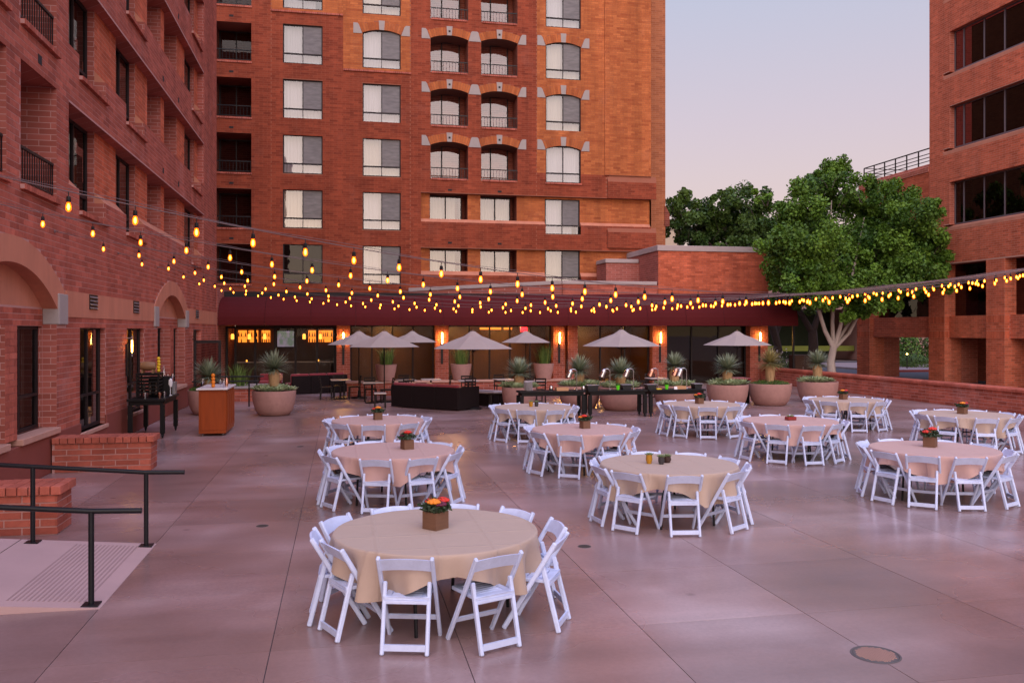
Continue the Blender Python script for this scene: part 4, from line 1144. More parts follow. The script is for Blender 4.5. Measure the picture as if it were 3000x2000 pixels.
for i, (a, b) in enumerate(((6.7, 7.75), (7.9, 8.3))):
    q = MB(); q.bounds(a, b, 41.6, 41.7, 2.62, 2.72)
    o = building('ceiling_light', ['long', 'short'][i] + ' glowing ceiling light slot inside the third bay', 'ceiling light', ((a + b) / 2, 41.6, 2.62), 'ceiling light slots indoors')
    part(o, 'diffuser', q, 'shelf_glow')
for i, x in enumerate((2.3, 5.6, 8.3, 12.6)):
    o = building('downlight', 'dim warm ceiling downlight indoors, number %s bay from the bar' % ['first', 'second', 'third', 'fourth'][i], 'downlight', (x, 41.8, 2.8), 'indoor downlights')
    o['label'] = ['dim warm ceiling light indoors right of the bar', 'dim warm ceiling light behind the second bay, left side', 'dim warm ceiling light behind the second bay, right side', 'dim warm ceiling light behind the bay with the widest umbrella'][i]
    q = MB(); q.lathe([(.12, 0), (.14, .05)], 12, (x, 41.8, 2.79)); part(o, 'lens', q, 'downlight_glow')

# ---- awning
aw = building('awning', 'long dark maroon barrel awning along the restaurant front', 'awning', (8, 38.5, 2.8))
npan = 14; ux = [-5.1 + 26.6 * i / npan for i in range(npan + 1)]
def awn_prof(u):
    zt = 4.05 + 0.40 * (u + 5.1) / 26.6; out = []
    for k in range(11):
        t = math.pi / 2 * k / 10
        out.append((37.5 + 1.80 * (1 - math.cos(t)) ** 1.0, 2.98 + (zt - 2.98) * math.sin(t)))
    return [(37.5, 2.80)] + out
for i in range(npan):
    q = MB(); a, b = ux[i] + .006, ux[i + 1] - .006
    n = 6; rows = []
    for k in range(n + 1):
        u = a + (b - a) * k / n; sag = 0.012 * math.sin(math.pi * k / n)
        rows.append([(u, y + sag, z - sag * .5) for (y, z) in awn_prof(u)])
    for k in range(n):
        for j in range(len(rows[0]) - 1): q.quad(rows[k][j], rows[k + 1][j], rows[k + 1][j + 1], rows[k][j + 1])
    part(aw, 'panel', q, 'awning_cloth', 'all')
q = MB(); pr = awn_prof(21.5); q.add([(21.49, y, z) for y, z in pr] + [(21.49, 39.3, 2.80)], [tuple(range(len(pr) + 1))]); part(aw, 'end_panel', q, 'awning_cloth')
q = MB(); q.bar((-5.1, 37.53, 2.81), (21.5, 37.53, 2.81), .04, .04); 
for u in ux: q.bar((u, 37.54, 2.81), (u, 39.4, 2.81), .035, .035)
part(aw, 'frame', q, 'black_paint')
q = MB(); q.bar((21.3, 37.6, 0), (21.3, 37.6, 2.8), .08, .08); part(aw, 'post', q, 'black_paint')

# ---- wall sconces
def sconce(x, v, z, label, n=(0, -1), s=1.0, glow='sconce_glow'):
    o = building('wall_sconce', label, 'wall lamp', (x, v, z), 'lit wall sconces')
    dx, dy = n
    q = MB(); q.box((x + dx * .02, v + dy * .02, z - .55 * s), (.10 if dy else .03, .03 if dy else .10, 1.3 * s)); part(o, 'backplate', q, 'black_paint')
    q = MB(); q.lathe([(.0, -.26 * s), (.028 * s, -.24 * s), (.034 * s, 0), (.028 * s, .24 * s), (0, .26 * s)], 12, (x + dx * .13, v + dy * .13, z)); part(o, 'lamp_glass', q, glow, True)
    q = MB(); q.tube([(x + dx * .13, v + dy * .13, z + .26 * s), (x + dx * .13, v + dy * .13, z + .42 * s)], .014, 8); q.tube([(x + dx * .13, v + dy * .13, z - .42 * s), (x + dx * .13, v + dy * .13, z - .26 * s)], .014, 8)
    q.bar((x, v, z + .2), (x + dx * .13, v + dy * .13, z + .2), .02, .02, (0, 0, 1)); part(o, 'rod', q, 'steel_grey')
for x, l in ((.07, 'first pilaster, beside the bar'), (4.56, 'second pilaster from the bar'), (10.17, 'third pilaster, left of the double pier'), (15.25, 'fourth pilaster, right of the widest umbrella'), (20.5, 'rightmost pilaster at the end of the restaurant')):
    sconce(x, VP - .012, 2.22, 'warm glowing tall sconce on the ' + l)
sconce(UW + .02, 22.15, 2.18, 'warm glowing sconce on the left brick wall beside a window', (1, 0), .6, 'lantern_glow')

# ================================================================== RIGHT OFFICE BUILDING (u = 29)
UR = 29.0
off = building('brick_office', 'brown brick office block at the right edge with dark ribbon windows and piers', 'building', (35, 32, 0))
PR = Plane((UR, 0, 0), (0, 1, 0), (-1, 0, 0))
ribs = [(7.72, 9.78), (11.44, 13.46), (15.15, 17.12), (18.9, 20.9)]
opsO = [(16, 36.56, a, b, 0.32) for a, b in ribs] + [(16, 37.0, a - .12, a, 0.32) for a, b in ribs]
mb = MB(); backing(mb, PR, 16, 38.0, 5.80, 24, opsO, 0, 1)
mb.quad((UR, 38, 5.8), (UR + 14, 38, 5.8), (UR + 14, 38, 24), (UR, 38, 24), 1)
mb.quad((UR, 16, 5.8), (UR + 14, 16, 5.8), (UR + 14, 38, 5.8), (UR, 38, 5.8), 1)
part(off, 'wall', mb, ['mortar_tan', 'brick_reveal_brown'])
bricksO = []
courses(bricksO, PR, 16, 38.0, 5.86, 21.8, opsO, 'brick_brown', bl=.34, hc=.10)
mb = MB(); mb.bounds(UR, UR + 8, 38.0, 43.9, 5.80, 10.9); part(off, 'low_wing', mb, 'brick_reveal_brown')
PW = Plane((UR - .01, 0, 0), (0, 1, 0), (-1, 0, 0)); courses(bricksO, PW, 38.02, 43.9, 5.86, 10.55, [], 'brick_brown', bl=.34, hc=.10)
mb = MB(); mb.extrude([(UR - .05, 10.55), (UR - .05, 10.8), (UR + .1, 10.98), (UR + .3, 10.98), (UR + .3, 10.55)], 'y', 38.02, 43.95); part(off, 'coping', mb, 'brick_reveal_brown')
# roof railing
q = MB()
for z in (11.15, 11.33, 11.51, 11.78): q.bar((UR + .15, 38.02, z), (UR + .15, 43.7, z), .035 if z < 11.7 else .06, .035, (0, 0, 1)); q.bar((UR + .15, 43.7, z), (UR + 3, 43.7, z), .035, .035, (0, 0, 1))
for i in range(7): v = 38.1 + i * .933; q.bar((UR + .15, v, 10.95), (UR + .15, v, 11.78), .05, .05)
part(off, 'roof_railing', q, 'frame_dark')
for a, b in ribs:
    q = MB(); q.extrude([(UR - .006, a - .30), (UR - .006, a - .14), (UR + .32, a + .0), (UR + .32, a - .30)], 'y', 16, 36.98); part(off, 'sloping_sill', q, 'stucco_band')
    f = MB(); f.bounds(UR + .28, UR + .34, 16, 36.55, a, a + .06); f.bounds(UR + .28, UR + .34, 16, 36.55, b - .06, b)
    vs = [36.53, 35.93, 34.6, 33.35, 32.1, 30.85, 29.6, 28.3, 27.0, 25.7, 24.4, 23.1, 21.8, 20.5, 19.2, 17.9, 16.6]
    for v in vs: f.bounds(UR + .27, UR + .35, v - .025, v + .025, a + .06, b - .06)
    w = part(off, 'window', f, 'mullion')
    for v1, v0 in zip(vs[:-1], vs[1:]):
        g = MB(); t = rnd.uniform(-.012, .012); g.quad((UR + .31, v0 + .025, a + .06), (UR + .31 + t, v1 - .025, a + .06), (UR + .31 + t, v1 - .025, b - .06), (UR + .31, v0 + .025, b - .06)); part(w, 'pane', g, 'glass_office')
    q = MB(); q.quad((UR + 1.6, 16, a - .5), (UR + 1.6, 37, a - .5), (UR + 1.6, 37, b + .5), (UR + 1.6, 16, b + .5)); part(w, 'dark_room_sheet', q, 'room_dark')
# control joints in the brick
for v in (36.985, 30.6, 25.0):
    q = MB(); q.bounds(UR - .012, UR + .01, v - .012, v + .012, 5.82, 7.4); part(off, 'control_joint', q, 'sill_stone')
# ground-floor piers, cross beams, deep passage walls
piers = [(42.97, 44.15, 29.92), (36.9, 38.05, 29.93), (33.03, 34.15, 30.0), (29.2, 30.3, 30.0), (25.4, 26.5, 30.0)]
for (v0, v1, u1) in piers:
    q = MB(); q.bounds(UR, u1, v0, v1, -.03, 5.80); part(off, 'pier', q, 'mortar_tan')
    for pl, a, b in ((PR, v0, v1), (Plane((0, v0, 0), (1, 0, 0), (0, -1, 0)), UR, u1)):
        courses(bricksO, pl, a, b, 0, 2.2, [], 'brick_brown', bl=.34, hc=.10, phase=a); courses(bricksO, pl, a, b, 3.28, 5.8, [], 'brick_brown', bl=.34, hc=.10, phase=a)
        nn = round((b - a) / .1)                                    # soldier courses at beam level
        for i in range(nn):
            for z in (2.2, 2.92): bricksO.append((pl, a + (b - a) * i / nn + .006, a + (b - a) * (i + 1) / nn - .006, z + .006, z + .35, .012, 'brick_brown'))
        courses(bricksO, pl, a, b, 2.56, 2.92, [], 'brick_brown', bl=.34, hc=.12, phase=a)
    q = MB(); q.bounds(u1, u1 + 1.0, v0 + .06, v1 - .1, -.03, 5.8); part(off, 'passage_wall', q, 'brick_reveal_brown')
for (v0, v1) in ((38.05, 42.97), (34.15, 36.9), (30.3, 33.03), (26.5, 29.2)):
    q = MB(); q.bounds(UR + .25, UR + .65, v0, v1, 2.22, 3.28); part(off, 'cross_beam', q, 'mortar_tan')
    pb = Plane((UR + .25, 0, 0), (0, 1, 0), (-1, 0, 0)); courses(bricksO, pb, v0, v1, 2.22, 3.28, [], 'brick_brown', bl=.34, hc=.10)
    q = MB(); q.quad((UR + .6, v0, 3.28), (UR + .6, v1, 3.28), (UR + .6, v1, 5.8), (UR + .6, v0, 5.8)); part(off, 'window', q, 'glass_office')
    q = MB(); q.quad((UR + 2.6, v0, 3.2), (UR + 2.6, v1 + 3, 3.2), (UR + 2.6, v1 + 3, 5.8), (UR + 2.6, v0, 5.8)); q.quad((UR + .6, v0, 3.24), (UR + 2.6, v0, 3.24), (UR + 2.6, v1 + 3, 3.24), (UR + .6, v1, 3.24)); part(off, 'dark_room_sheet', q, 'room_dark')
q = MB(); q.bounds(UR + 3.2, UR + 3.4, 24, 39.2, 0, 5.8); part(off, 'passage_wall', q, 'brick_reveal_brown')
lay_bricks(off, bricksO, 300)

for i, (x, y, z, l) in enumerate(((-4.4, 41.95, 1.10, 'left end of the bar counter'), (-3.0, 41.95, 1.10, 'bar counter below the television'), (-1.1, 41.95, 1.10, 'right end of the bar counter'))):
    o = building('amber_glint', 'tiny added amber glint on the ' + l, 'candle', (x, y, z), 'added glints on the bar counter'); q = MB(); q.lathe([(.03, 0), (.035, .07), (.01, .09)], 10, (x, y, z)); part(o, 'glass', q, 'pendant_glow', True)  # glowing stand-ins added for warm glints along the bar
# ================================================================== low parapet wall at the plaza's right edge
lw = building('parapet_wall', 'long low brick wall with a rounded brick cap along the right edge of the plaza', 'wall', (20.6, 24, 0))
q = MB(); q.bounds(20.45, 20.72, 8, 39.2, -.02, .66); part(lw, 'wall', q, 'mortar_pink')
bl_ = []
courses(bl_, Plane((20.45, 0, 0), (0, 1, 0), (-1, 0, 0)), 8, 39.2, 0, .66, [], 'brick_red', bl=.40, hc=.11)
lay_bricks(lw, bl_, 300)
for i in range(78):
    a = 8 + .4 * i; q = MB(); q.extrude([(20.40, .66), (20.40, .74), (20.46, .79), (20.70, .79), (20.76, .74), (20.76, .66)], 'y', a + .005, a + .395)
    me = q.mesh('cap_brick', 'brick_red'); at = me.attributes.new('tint', 'FLOAT', 'FACE'); at.data.foreach_set('value', [rnd.uniform(.3, 1)] * len(me.polygons)); obj('cap_brick', me, lw)

# ================================================================== two short brick walls at the left, ramp and handrails
def short_wall(v0, v1, u0, u1, h, label):
    w = building('brick_wall', label, 'wall', ((u0 + u1) / 2, (v0 + v1) / 2, 0), 'short brick walls beside the left building')
    q = MB(); q.bounds(u0, u1 - .012, v0 + .012, v1 - .012, 0, h - .11); part(w, 'core', q, 'mortar_pink')
    br = []
    pf = Plane((0, v0 + .012, 0), (1, 0, 0), (0, -1, 0)); courses(br, pf, u0, u1 - .004, 0, h - .11, [], proud=.010, bl=.41, phase=u1, jt=.02)
    ps = Plane((u1 - .012, 0, 0), (0, 1, 0), (1, 0, 0)); courses(br, ps, v0, v1, 0, h - .11, [], proud=.010, bl=.41, phase=v0 + .2, jt=.02)
    lay_bricks(w, br, 300)
    n = round((u1 + .05 - u0) / .13); wd = (u1 + .05 - u0) / n
    for i in range(n):
        for (a, b) in ((v0 - .04, (v0 + v1) / 2), ((v0 + v1) / 2, v1 + .04)):
            q = MB(); e = rnd.uniform(-.002, .002); q.bounds(u0 + i * wd + .006, u0 + (i + 1) * wd - .006, a + .005, b - .005, h - .11 + .002, h + e)
            me = q.mesh('cap_brick', 'brick_red', bevel=.006); at = me.attributes.new('tint', 'FLOAT', 'FACE'); at.data.foreach_set('value', [rnd.uniform(.3, 1)] * len(me.polygons)); obj('cap_brick', me, w)
short_wall(16.62, 17.12, UW + .05, -3.42, .63, 'short capped brick wall jutting from the left building near the black bar table')
short_wall(11.62, 12.2, UW + .05, -3.50, .61, 'short capped brick wall behind the black handrails at the left edge')

ramp = MB(); ramp.add([(-2.18, 8.43, .004), (-2.18, 10.87, .004), (-5.1, 10.87, .245), (-5.1, 8.43, .245), (-2.18, 8.43, -.01), (-2.18, 10.87, -.01), (-5.1, 10.87, -.01), (-5.1, 8.43, -.01)],
      [(0, 1, 2, 3), (0, 4, 5, 1), (1, 5, 6, 2), (3, 7, 4, 0), (2, 6, 7, 3)])
rp = struct('ramp', ramp, 'ramp_concrete')
sl = (.245 - .004) / 2.92
for i in range(16):
    u = -2.36 - i * .044; z = .004 + sl * (-2.18 - u)
    q = MB(); q.bounds(u - .009, u + .009, 8.6, 10.72, z - .004, z + .003); part(rp, 'rib', q, 'ramp_groove')
q = MB(); q.bar((-3.66, 8.44, .004 + sl * 1.48 + .0015), (-3.66, 10.86, .004 + sl * 1.48 + .0015), .008, .002); part(rp, 'joint', q, 'soil')
def handrail(v, label, posts):
    o = building('handrail', label, 'handrail', (-3, v, 0), 'black ramp handrails')
    zr = lambda u: .88 + sl * 1.05 * (-2.28 - u)
    q = MB(); q.tube([(-5.1, v, zr(-5.1)), (-2.28, v, zr(-2.28)), (-1.84, v, zr(-2.28) - .012)], .026, 10); part(o, 'rail', q, 'black_paint', True)
    for u in posts:
        z0 = .004 + sl * (-2.18 - u)
        q = MB(); q.tube([(u, v, z0), (u, v, zr(u) - .01)], .026, 10); p = part(o, 'post', q, 'black_paint', True)
        q = MB(); q.bounds(u - .075, u + .075, v - .075, v + .075, z0 - .003, z0 + .012); part(p, 'base_plate', q, 'black_paint', bevel=.003)
handrail(10.75, 'black tubular handrail on the far side of the pale ramp', (-2.27, -3.50, -4.75))
handrail(8.53, 'black tubular handrail on the near side of the pale ramp', (-2.28, -3.6, -4.9))

# floor drain and manhole cover
mh = building('manhole_cover', 'round patterned metal cover set in the floor at the bottom right', 'manhole cover', (4.13, 6.04, 0))
q = MB(); q.lathe([(0, .003), (.165, .003), (.17, .001)], 32, (4.13, 6.04, 0)); part(mh, 'lid', q, 'cast_iron')
q = MB(); q.lathe([(.172, .001), (.176, .004), (.188, .004), (.19, .001)], 32, (4.13, 6.04, 0)); part(mh, 'ring', q, 'cast_iron')
q = MB()
for i in range(-7, 8):
    for k in range(-7, 8):
        x, y = i * .021, k * .021
        if x * x + y * y < .0225: q.box((4.13 + x, 6.04 + y, .004), (.012, .012, .003), Matrix.Rotation(.78, 3, 'Z'))
part(mh, 'studs', q, 'sill_stone', kind='stuff')
for x, y, l in ((2.82, 9.75, 'small dark round floor drain right of the nearest table'), (-1.02, 11.6, 'small dark round floor drain left of the second table'), (-.9, 19.4, 'small dark floor drain near the far left table')):
    o = building('floor_drain', l, 'floor drain', (x, y, 0), 'floor drains')
    q = MB(); q.lathe([(0, .002), (.065, .002), (.07, .0012)], 20, (x, y, 0)); part(o, 'grate', q, 'soil')
    q = MB(); q.lathe([(.07, .001), (.073, .003), (.08, .003), (.082, .001)], 20, (x, y, 0)); part(o, 'rim', q, 'cast_iron')

# ================================================================== folding chair
def chair_proto(slats):
    t = thing('folding_chair', 'white folding chair', 'chair')
    W = .215
    for s in (-1, 1):
        q = MB(); q.bar((s * W, -.235, .765), (s * W, .225, .002), .031, .042); part(t, 'front_leg', q, 'white_resin', bevel=.008)
        q = MB(); q.bar((s * (W - .036), -.115, .545), (s * (W - .036), -.255, .002), .032, .042); part(t, 'rear_leg', q, 'white_resin', bevel=.008)
    q = MB(); n = 8; F = []
    for i in range(n + 1):
        x = -W + .012 + (2 * W - .024) * i / n; k = 1 - (x / W) ** 2
        zt, zb = .742 + .018 * k, .640 + .020 * k
        yf = lambda z: -.235 + (.765 - z) * .603
        F.append([(x, yf(zt) - .018 * k - .009, zt), (x, yf(zt) - .018 * k + .009, zt), (x, yf(zb) - .018 * k + .009, zb), (x, yf(zb) - .018 * k - .009, zb)])
    for i in range(n):
        for j in range(4): q.quad(F[i][j], F[i + 1][j], F[i + 1][(j + 1) % 4], F[i][(j + 1) % 4])
    q.quad(*F[0]); q.quad(*F[-1]); part(t, 'backrest', q, 'white_resin', True)
    zs = .440
    q = MB()
    xw = W - .060
    if slats:
        for s in (-1, 1): q.bounds(s * xw - .028, s * xw + .028, -.175, .215, zs - .030, zs)
        q.bounds(-xw + .028, xw - .028, -.175, -.10, zs - .030, zs); q.bounds(-xw + .028, xw - .028, .150, .215, zs - .030, zs)
    else: q.bounds(-xw - .028, xw + .028, -.175, .215, zs - .030, zs)
    q.bounds(-xw - .02, xw + .02, -.175, -.160, zs - .062, zs - .030)
    seat = part(t, 'seat', q, 'white_resin', bevel=.005)
    if slats:
        for i in range(5):
            y = -.10 + .014 + i * .0475
            m = MB(); m.bounds(-xw + .030, xw - .030, y, y + .034, zs - .024, zs - .003); part(seat, 'slat', m, 'white_resin', bevel=.003)
    q = MB(); q.bar((-W + .01, .112, .19), (W - .01, .112, .19), .018, .040, (0, 1, .5)); part(t, 'front_stretcher', q, 'white_resin')
    q = MB(); q.bounds(-W + .050, W - .050, -.254, -.234, .035, .085); part(t, 'rear_stretcher', q, 'white_resin')
    return t
chA, chB = chair_proto(True), chair_proto(False)
used = {id(chA): False, id(chB): False}
def place_chair(u, v, rz, label, near):
    p = chA if near else chB; g = 'white folding chairs around the round tables'
    if not used[id(p)]:
        used[id(p)] = True; p.location = (u, v, 0); p.rotation_euler = (0, 0, rz); p['label'] = label; p['group'] = g; return p
    return dup(p, (u, v, 0), rz, label, g)

TABLES = [  # u, v, first chair angle, words, cloth, near, cloth turn
    (0.84, 7.75, [-154, -111, -70, -30, -1, 36, 72, 108, 146, 180], 'the round table nearest the camera', 'cloth_khaki', True, 2),
    (4.36, 10.97, [-142, -101, -57, -22, 14, 50, 86, 122, 156, 187], 'the three succulents table', 'cloth_khaki', True, 62),
    (0.77, 13.04, [-150, -108, -70, -33, 2, 38, 74, 110, 146, 182], 'the second table of the left column', 'cloth_rose', True, 35),
    (0.72, 17.53, [-138, -98, -58, -20, 16, 52, 88, 124, 160, 194], 'the last table of the left column', 'cloth_rose', False, 70),
    (4.34, 15.17, [-154, -117, -76, -38, -2, 34, 70, 106, 142, 178], 'the table behind the three succulents', 'cloth_rose', True, 10),
    (4.48, 19.84, [-148, -112, -74, -38, -2, 34, 70, 106, 142, 178], 'the table before the left buffet', 'cloth_khaki', False, 48),
    (8.74, 19.81, [-142, -105, -66, -30, 6, 42, 78, 114, 150, 186], 'the table before the right buffet', 'cloth_khaki', False, 80),
    (8.88, 15.81, [-168, -132, -97, -60, -24, 12, 48, 84, 120, 156], 'the red dish table', 'cloth_rose', True, 25),
    (13.01, 20.33, [-146, -104, -66, -30, 6, 42, 78, 114, 150, 178], 'the farthest table at right', 'cloth_khaki', False, 55),
    (13.27, 16.25, [-150, -106, -70, -34, 2, 38, 74, 110, 146, 178], 'the table by the parapet wall', 'cloth_khaki', False, 40),
    (8.93, 11.61, [-166, -136, -100, -60, -26, 10, 46, 90, 126, 160], 'the nearest table on the right', 'cloth_rose', True, 15),
]
def compass(k, n):
    return ['left end, facing right', 'near left corner', 'near side left of centre', 'near side right of centre', 'near right corner', 'right end, nearer one', 'right end, farther one',
            'far right corner', 'far side, right of centre', 'far side, left of centre'][k]
ORD = ['near side, leftmost', 'near side, second from left', 'near side, third from left', 'near side, rightmost', 'right end', 'far right corner', 'far side, right of centre', 'far side, left of centre', 'far left corner', 'left end']
RT, ZTOP = 0.915, 0.745
def cloth_mesh(name, L, turn, seed):
    r = random.Random(seed); q = MB(); N = 144
    rings = [0.0, .5, .8, .9, RT]
    prof = []
    ph = [r.uniform(0, 6.28) for _ in range(6)]
    top = [[(rr * math.cos(2 * math.pi * i / N), rr * math.sin(2 * math.pi * i / N), ZTOP + .004 + (.0012 * math.sin(3 * i * .13 + ph[0]) if rr > .4 else 0)) for i in range(N)] for rr in rings[1:]]
    rows = list(top)
    rows.append([((RT + .010) * math.cos(2 * math.pi * i / N), (RT + .010) * math.sin(2 * math.pi * i / N), ZTOP - .010) for i in range(N)])
    K = 9
    for k in range(1, K + 1):
        row = []
        for i in range(N):
            a = 2 * math.pi * i / N; b = a - R(turn)
            mx = max(abs(math.cos(b)), abs(math.sin(b))); ext = L / mx
            ext = min(ext, RT + .40) + .012 * math.sin(5 * a + ph[1])
            drop = ext - RT; t = k / K
            corner = max(0, (drop - .20) / .27)
            fold = (.050 + .060 * corner) * math.sin(13 * a + ph[2] + .8 * math.sin(3 * a + ph[3])) + .014 * math.sin(23 * a + ph[4] + math.sin(2 * a + ph[5])) + .008 * math.sin(37 * a + ph[0])
            sway = t ** 1.2
            rad = RT + .012 + fold * sway - .05 * corner * sway * 1.0 + .015 * t
            row.append((rad * math.cos(a), rad * math.sin(a), ZTOP - .010 - drop * t * .97))
        rows.append(row)
    vs = [(0, 0, ZTOP + .004)]
    for row in rows: vs += row
    fs = [(0, 1 + i, 1 + (i + 1) % N) for i in range(N)]
    for k in range(len(rows) - 1):
        for i in range(N):
            a = 1 + k * N; fs.append((a + i, a + N + i, a + N + (i + 1) % N, a + (i + 1) % N))
    q.add(vs, fs); return q

def folding_table(u, v, turn, label):
    t = thing('round_table', label, 'table', (u, v, 0), R(turn), 'round folding tables')
    q = MB(); q.lathe([(0, ZTOP - .03), (RT - .01, ZTOP - .03), (RT - .004, ZTOP - .015), (RT - .01, ZTOP), (0, ZTOP)], 48); part(t, 'tabletop', q, 'box_wood')
    for s in (-1, 1):
        q = MB(); q.tube([(s * .55, -.38, .0), (s * .55, -.36, .42), (s * .55, -.30, .60), (s * .55, -.30, ZTOP - .03)], .016, 8)
        q.tube([(s * .55, .38, .0), (s * .55, .36, .42), (s * .55, .30, .60), (s * .55, .30, ZTOP - .03)], .016, 8)
        q.tube([(s * .55, -.36, .42), (s * .55, .36, .42)], .013, 8); q.tube([(s * .55, 0, .42), (s * .12, 0, ZTOP - .04)], .012, 8)
        part(t, 'leg_frame', q, 'black_paint', True)
    return t
for i, (u, v, angs, words, cloth, near, turn) in enumerate(TABLES):
    folding_table(u, v, turn + 33, 'round folding table under the cloth, ' + words)
    o = obj('tablecloth', cloth_mesh('tablecloth', RT + .19, turn, 40 + i).mesh('tablecloth', cloth, 'all'), None, (u, v, 0))
    tag(o, ('dusty pink' if cloth == 'cloth_rose' else 'beige') + ' tablecloth on ' + words, 'tablecloth', 'draped round tablecloths')
    for k, a in enumerate(angs):
        jr = rnd.uniform(-.03, .04); ja = rnd.uniform(-2.0, 2.0); rr = .83 + jr
        if i == 0: rr = .80 + [0, .02, .09, .15, .12, .06, .05, .05, .07, .06][k]
        aa = R(a); x, y = u + rr * math.cos(aa), v + rr * math.sin(aa)
        rz = aa + math.pi / 2 + R(rnd.uniform(-7, 7))
        w = ORD[k]
        place_chair(x, y, rz, 'white folding chair at ' + words + ', ' + w, near)
# ================================================================== centrepieces
def sprays(center, rad, n, size, seed):
    np.random.seed(seed)
    d = np.random.normal(size=(n, 3)); d /= np.linalg.norm(d, axis=1)[:, None]; d[:, 2] = np.abs(d[:, 2]) * .8
    return np.array(center) + d * rad * np.random.rand(n, 1) ** .4
def flower_box(u, v, rz, label, blooms, s=1.0):
    t = thing('flower_box', label, 'flower arrangement', (u, v, ZTOP + .006), R(rz), 'flower boxes on the tables')
    b = .075 * s; h = .14 * s
    q = MB()
    for a in range(4):
        m = Matrix.Rotation(a * math.pi / 2, 3, 'Z'); q.box(m @ Vector((0, -b + .006, h / 2)), (2 * b - (.024 if a % 2 else 0), .012, h), m)
    q.box((0, 0, .006), (2 * b - .03, 2 * b - .03, .01)); part(t, 'box', q, 'box_wood')
    q = MB(); q.box((0, 0, h * .8), (2 * b - .026, 2 * b - .026, .02)); part(t, 'soil', q, 'soil')
    c = sprays((0, 0, h + .01), .125 * s, 420, .04, int(u * 50) + 3)
    obj('foliage', leaf_mesh('foliage', 'leaf_bouquet', c, .045 * s, aspect=.45), t)
    q = MB(); r = random.Random(int(v * 31))
    for k in range(5):
        a = r.uniform(0, 6.28); q.bar((0, 0, h), (math.cos(a) * .15 * s, math.sin(a) * .15 * s, h + r.uniform(.02, .08)), .022, .002, (0, 0, 1))
    part(t, 'leaf_sprig', q, 'leaf_bouquet')
    for k, (mt, dx, dy, dz) in enumerate(blooms):
        q = MB(); c0 = Vector((dx * s, dy * s, h + (dz + .015) * s)); rr = .048 * s
        q.sphere(c0, rr * .62, 8, 5)
        for ring, (n, rd, zz, tilt) in enumerate(((6, .55, .2, .9), (8, .85, 0, .45))):
            for j in range(n):
                a = 2 * math.pi * j / n + ring * .3; ctr = c0 + Vector((math.cos(a) * rr * rd, math.sin(a) * rr * rd, rr * zz))
                q.sphere(ctr, rr * .45, 6, 4, (1, 1, .6))
        part(t, 'bloom', q, mt, True)
    return t
RED = [('petal_red', -.03, -.03, .075), ('petal_red', .045, .02, .06), ('petal_plum', .0, .05, .06), ('petal_orange', -.06, .03, .05)]
MIX = [('petal_orange', -.05, -.03, .07), ('petal_red', .05, -.03, .07), ('petal_red', .0, .045, .06), ('petal_plum', -.01, -.055, .05)]
ORA = [('petal_orange', .0, -.03, .08), ('petal_orange', .05, .03, .05), ('petal_red', -.05, .03, .05)]
flower_box(.84, 7.78, 40, 'wooden box of orange and red flowers on the nearest table', MIX, 1.12)
flower_box(.98, 13.1, 20, 'dark wooden box with one large red flower on the second left-column table', [('petal_red', 0, -.02, .09), ('petal_red', .03, .03, .06), ('petal_plum', -.05, .02, .04)], 1.05)
flower_box(.72, 17.55, 10, 'wooden box of orange flowers on the last left-column table', ORA, 1.05)
flower_box(4.42, 15.25, 15, 'dark wooden box of crimson flowers on the table behind the three succulents', RED, 1.0)
flower_box(8.70, 19.85, 12, 'wooden box of red flowers on the table before the right buffet', RED, 1.05)
flower_box(12.96, 20.35, 14, 'wooden box of yellow and red flowers on the farthest table at right', MIX, 1.05)
flower_box(13.25, 16.3, 25, 'wooden box of yellow and red flowers on the table by the parapet wall', MIX, 1.05)
flower_box(8.98, 11.75, 40, 'wooden box with one large red flower on the nearest table on the right', [('petal_red', -.01, -.03, .09), ('petal_plum', .05, .02, .05), ('petal_red', -.05, .03, .05)], 1.15)

def rosette(q, c, n, L, w, seed, up=.5, tiers=3):
    r = random.Random(seed)
    for t in range(tiers):
        m = max(5, n - 3 * t)
        for j in range(m):
            a = 2 * math.pi * (j + .5 * t) / m + r.uniform(-.15, .15); e = up + (1.25 - up) * t / max(1, tiers - 1) + r.uniform(-.1, .1)
            l = L * (1 - .22 * t); d = Vector((math.cos(a) * math.cos(e), math.sin(a) * math.cos(e), math.sin(e))); sd = Vector((-math.sin(a), math.cos(a), 0)); nn = d.cross(sd)
            b = Vector(c) + d * l * .08; m1 = Vector(c) + d * l * .55; tip = Vector(c) + d * l
            q.add([b + sd * w * .35, b - sd * w * .35, m1 + sd * w * .5 + nn * w * .12, m1 - sd * w * .5 + nn * w * .12, tip, m1 - nn * w * .25], [(0, 1, 3, 2), (2, 3, 4), (0, 5, 1), (0, 2, 5), (1, 5, 3), (2, 4, 5), (3, 5, 4)])
def tinted(me, lo=0, hi=1):
    n = len(me.polygons); at = me.attributes.new('tint', 'FLOAT', 'FACE'); at.data.foreach_set('value', np.random.uniform(lo, hi, n).astype(np.float32)); return me
def small_pot(u, v, label, pm, r, h, seed, wide=False):
    t = thing('potted_succulent', label, 'potted plant', (u, v, ZTOP + .006), 0, 'small potted succulents')
    q = MB(); q.lathe([(r * .7, 0), (r * (1.05 if wide else 1.0), h * .45), (r * .92, h * .9), (r * .95, h), (r * .82, h), (r * .8, h * .85)], 20); part(t, 'pot', q, pm, True)
    q = MB(); q.lathe([(0, h * .86), (r * .8, h * .86)], 16); part(t, 'soil', q, 'soil')
    q = MB(); rosette(q, (0, 0, h * .85), 11, .085, .024, seed); obj('leaves', tinted(q.mesh('leaves', 'leaf_succulent'), 0, .35), t)
small_pot(4.10, 11.02, 'mustard yellow pot with a succulent on the three succulents table', 'pot_mustard', .045, .12, 1)
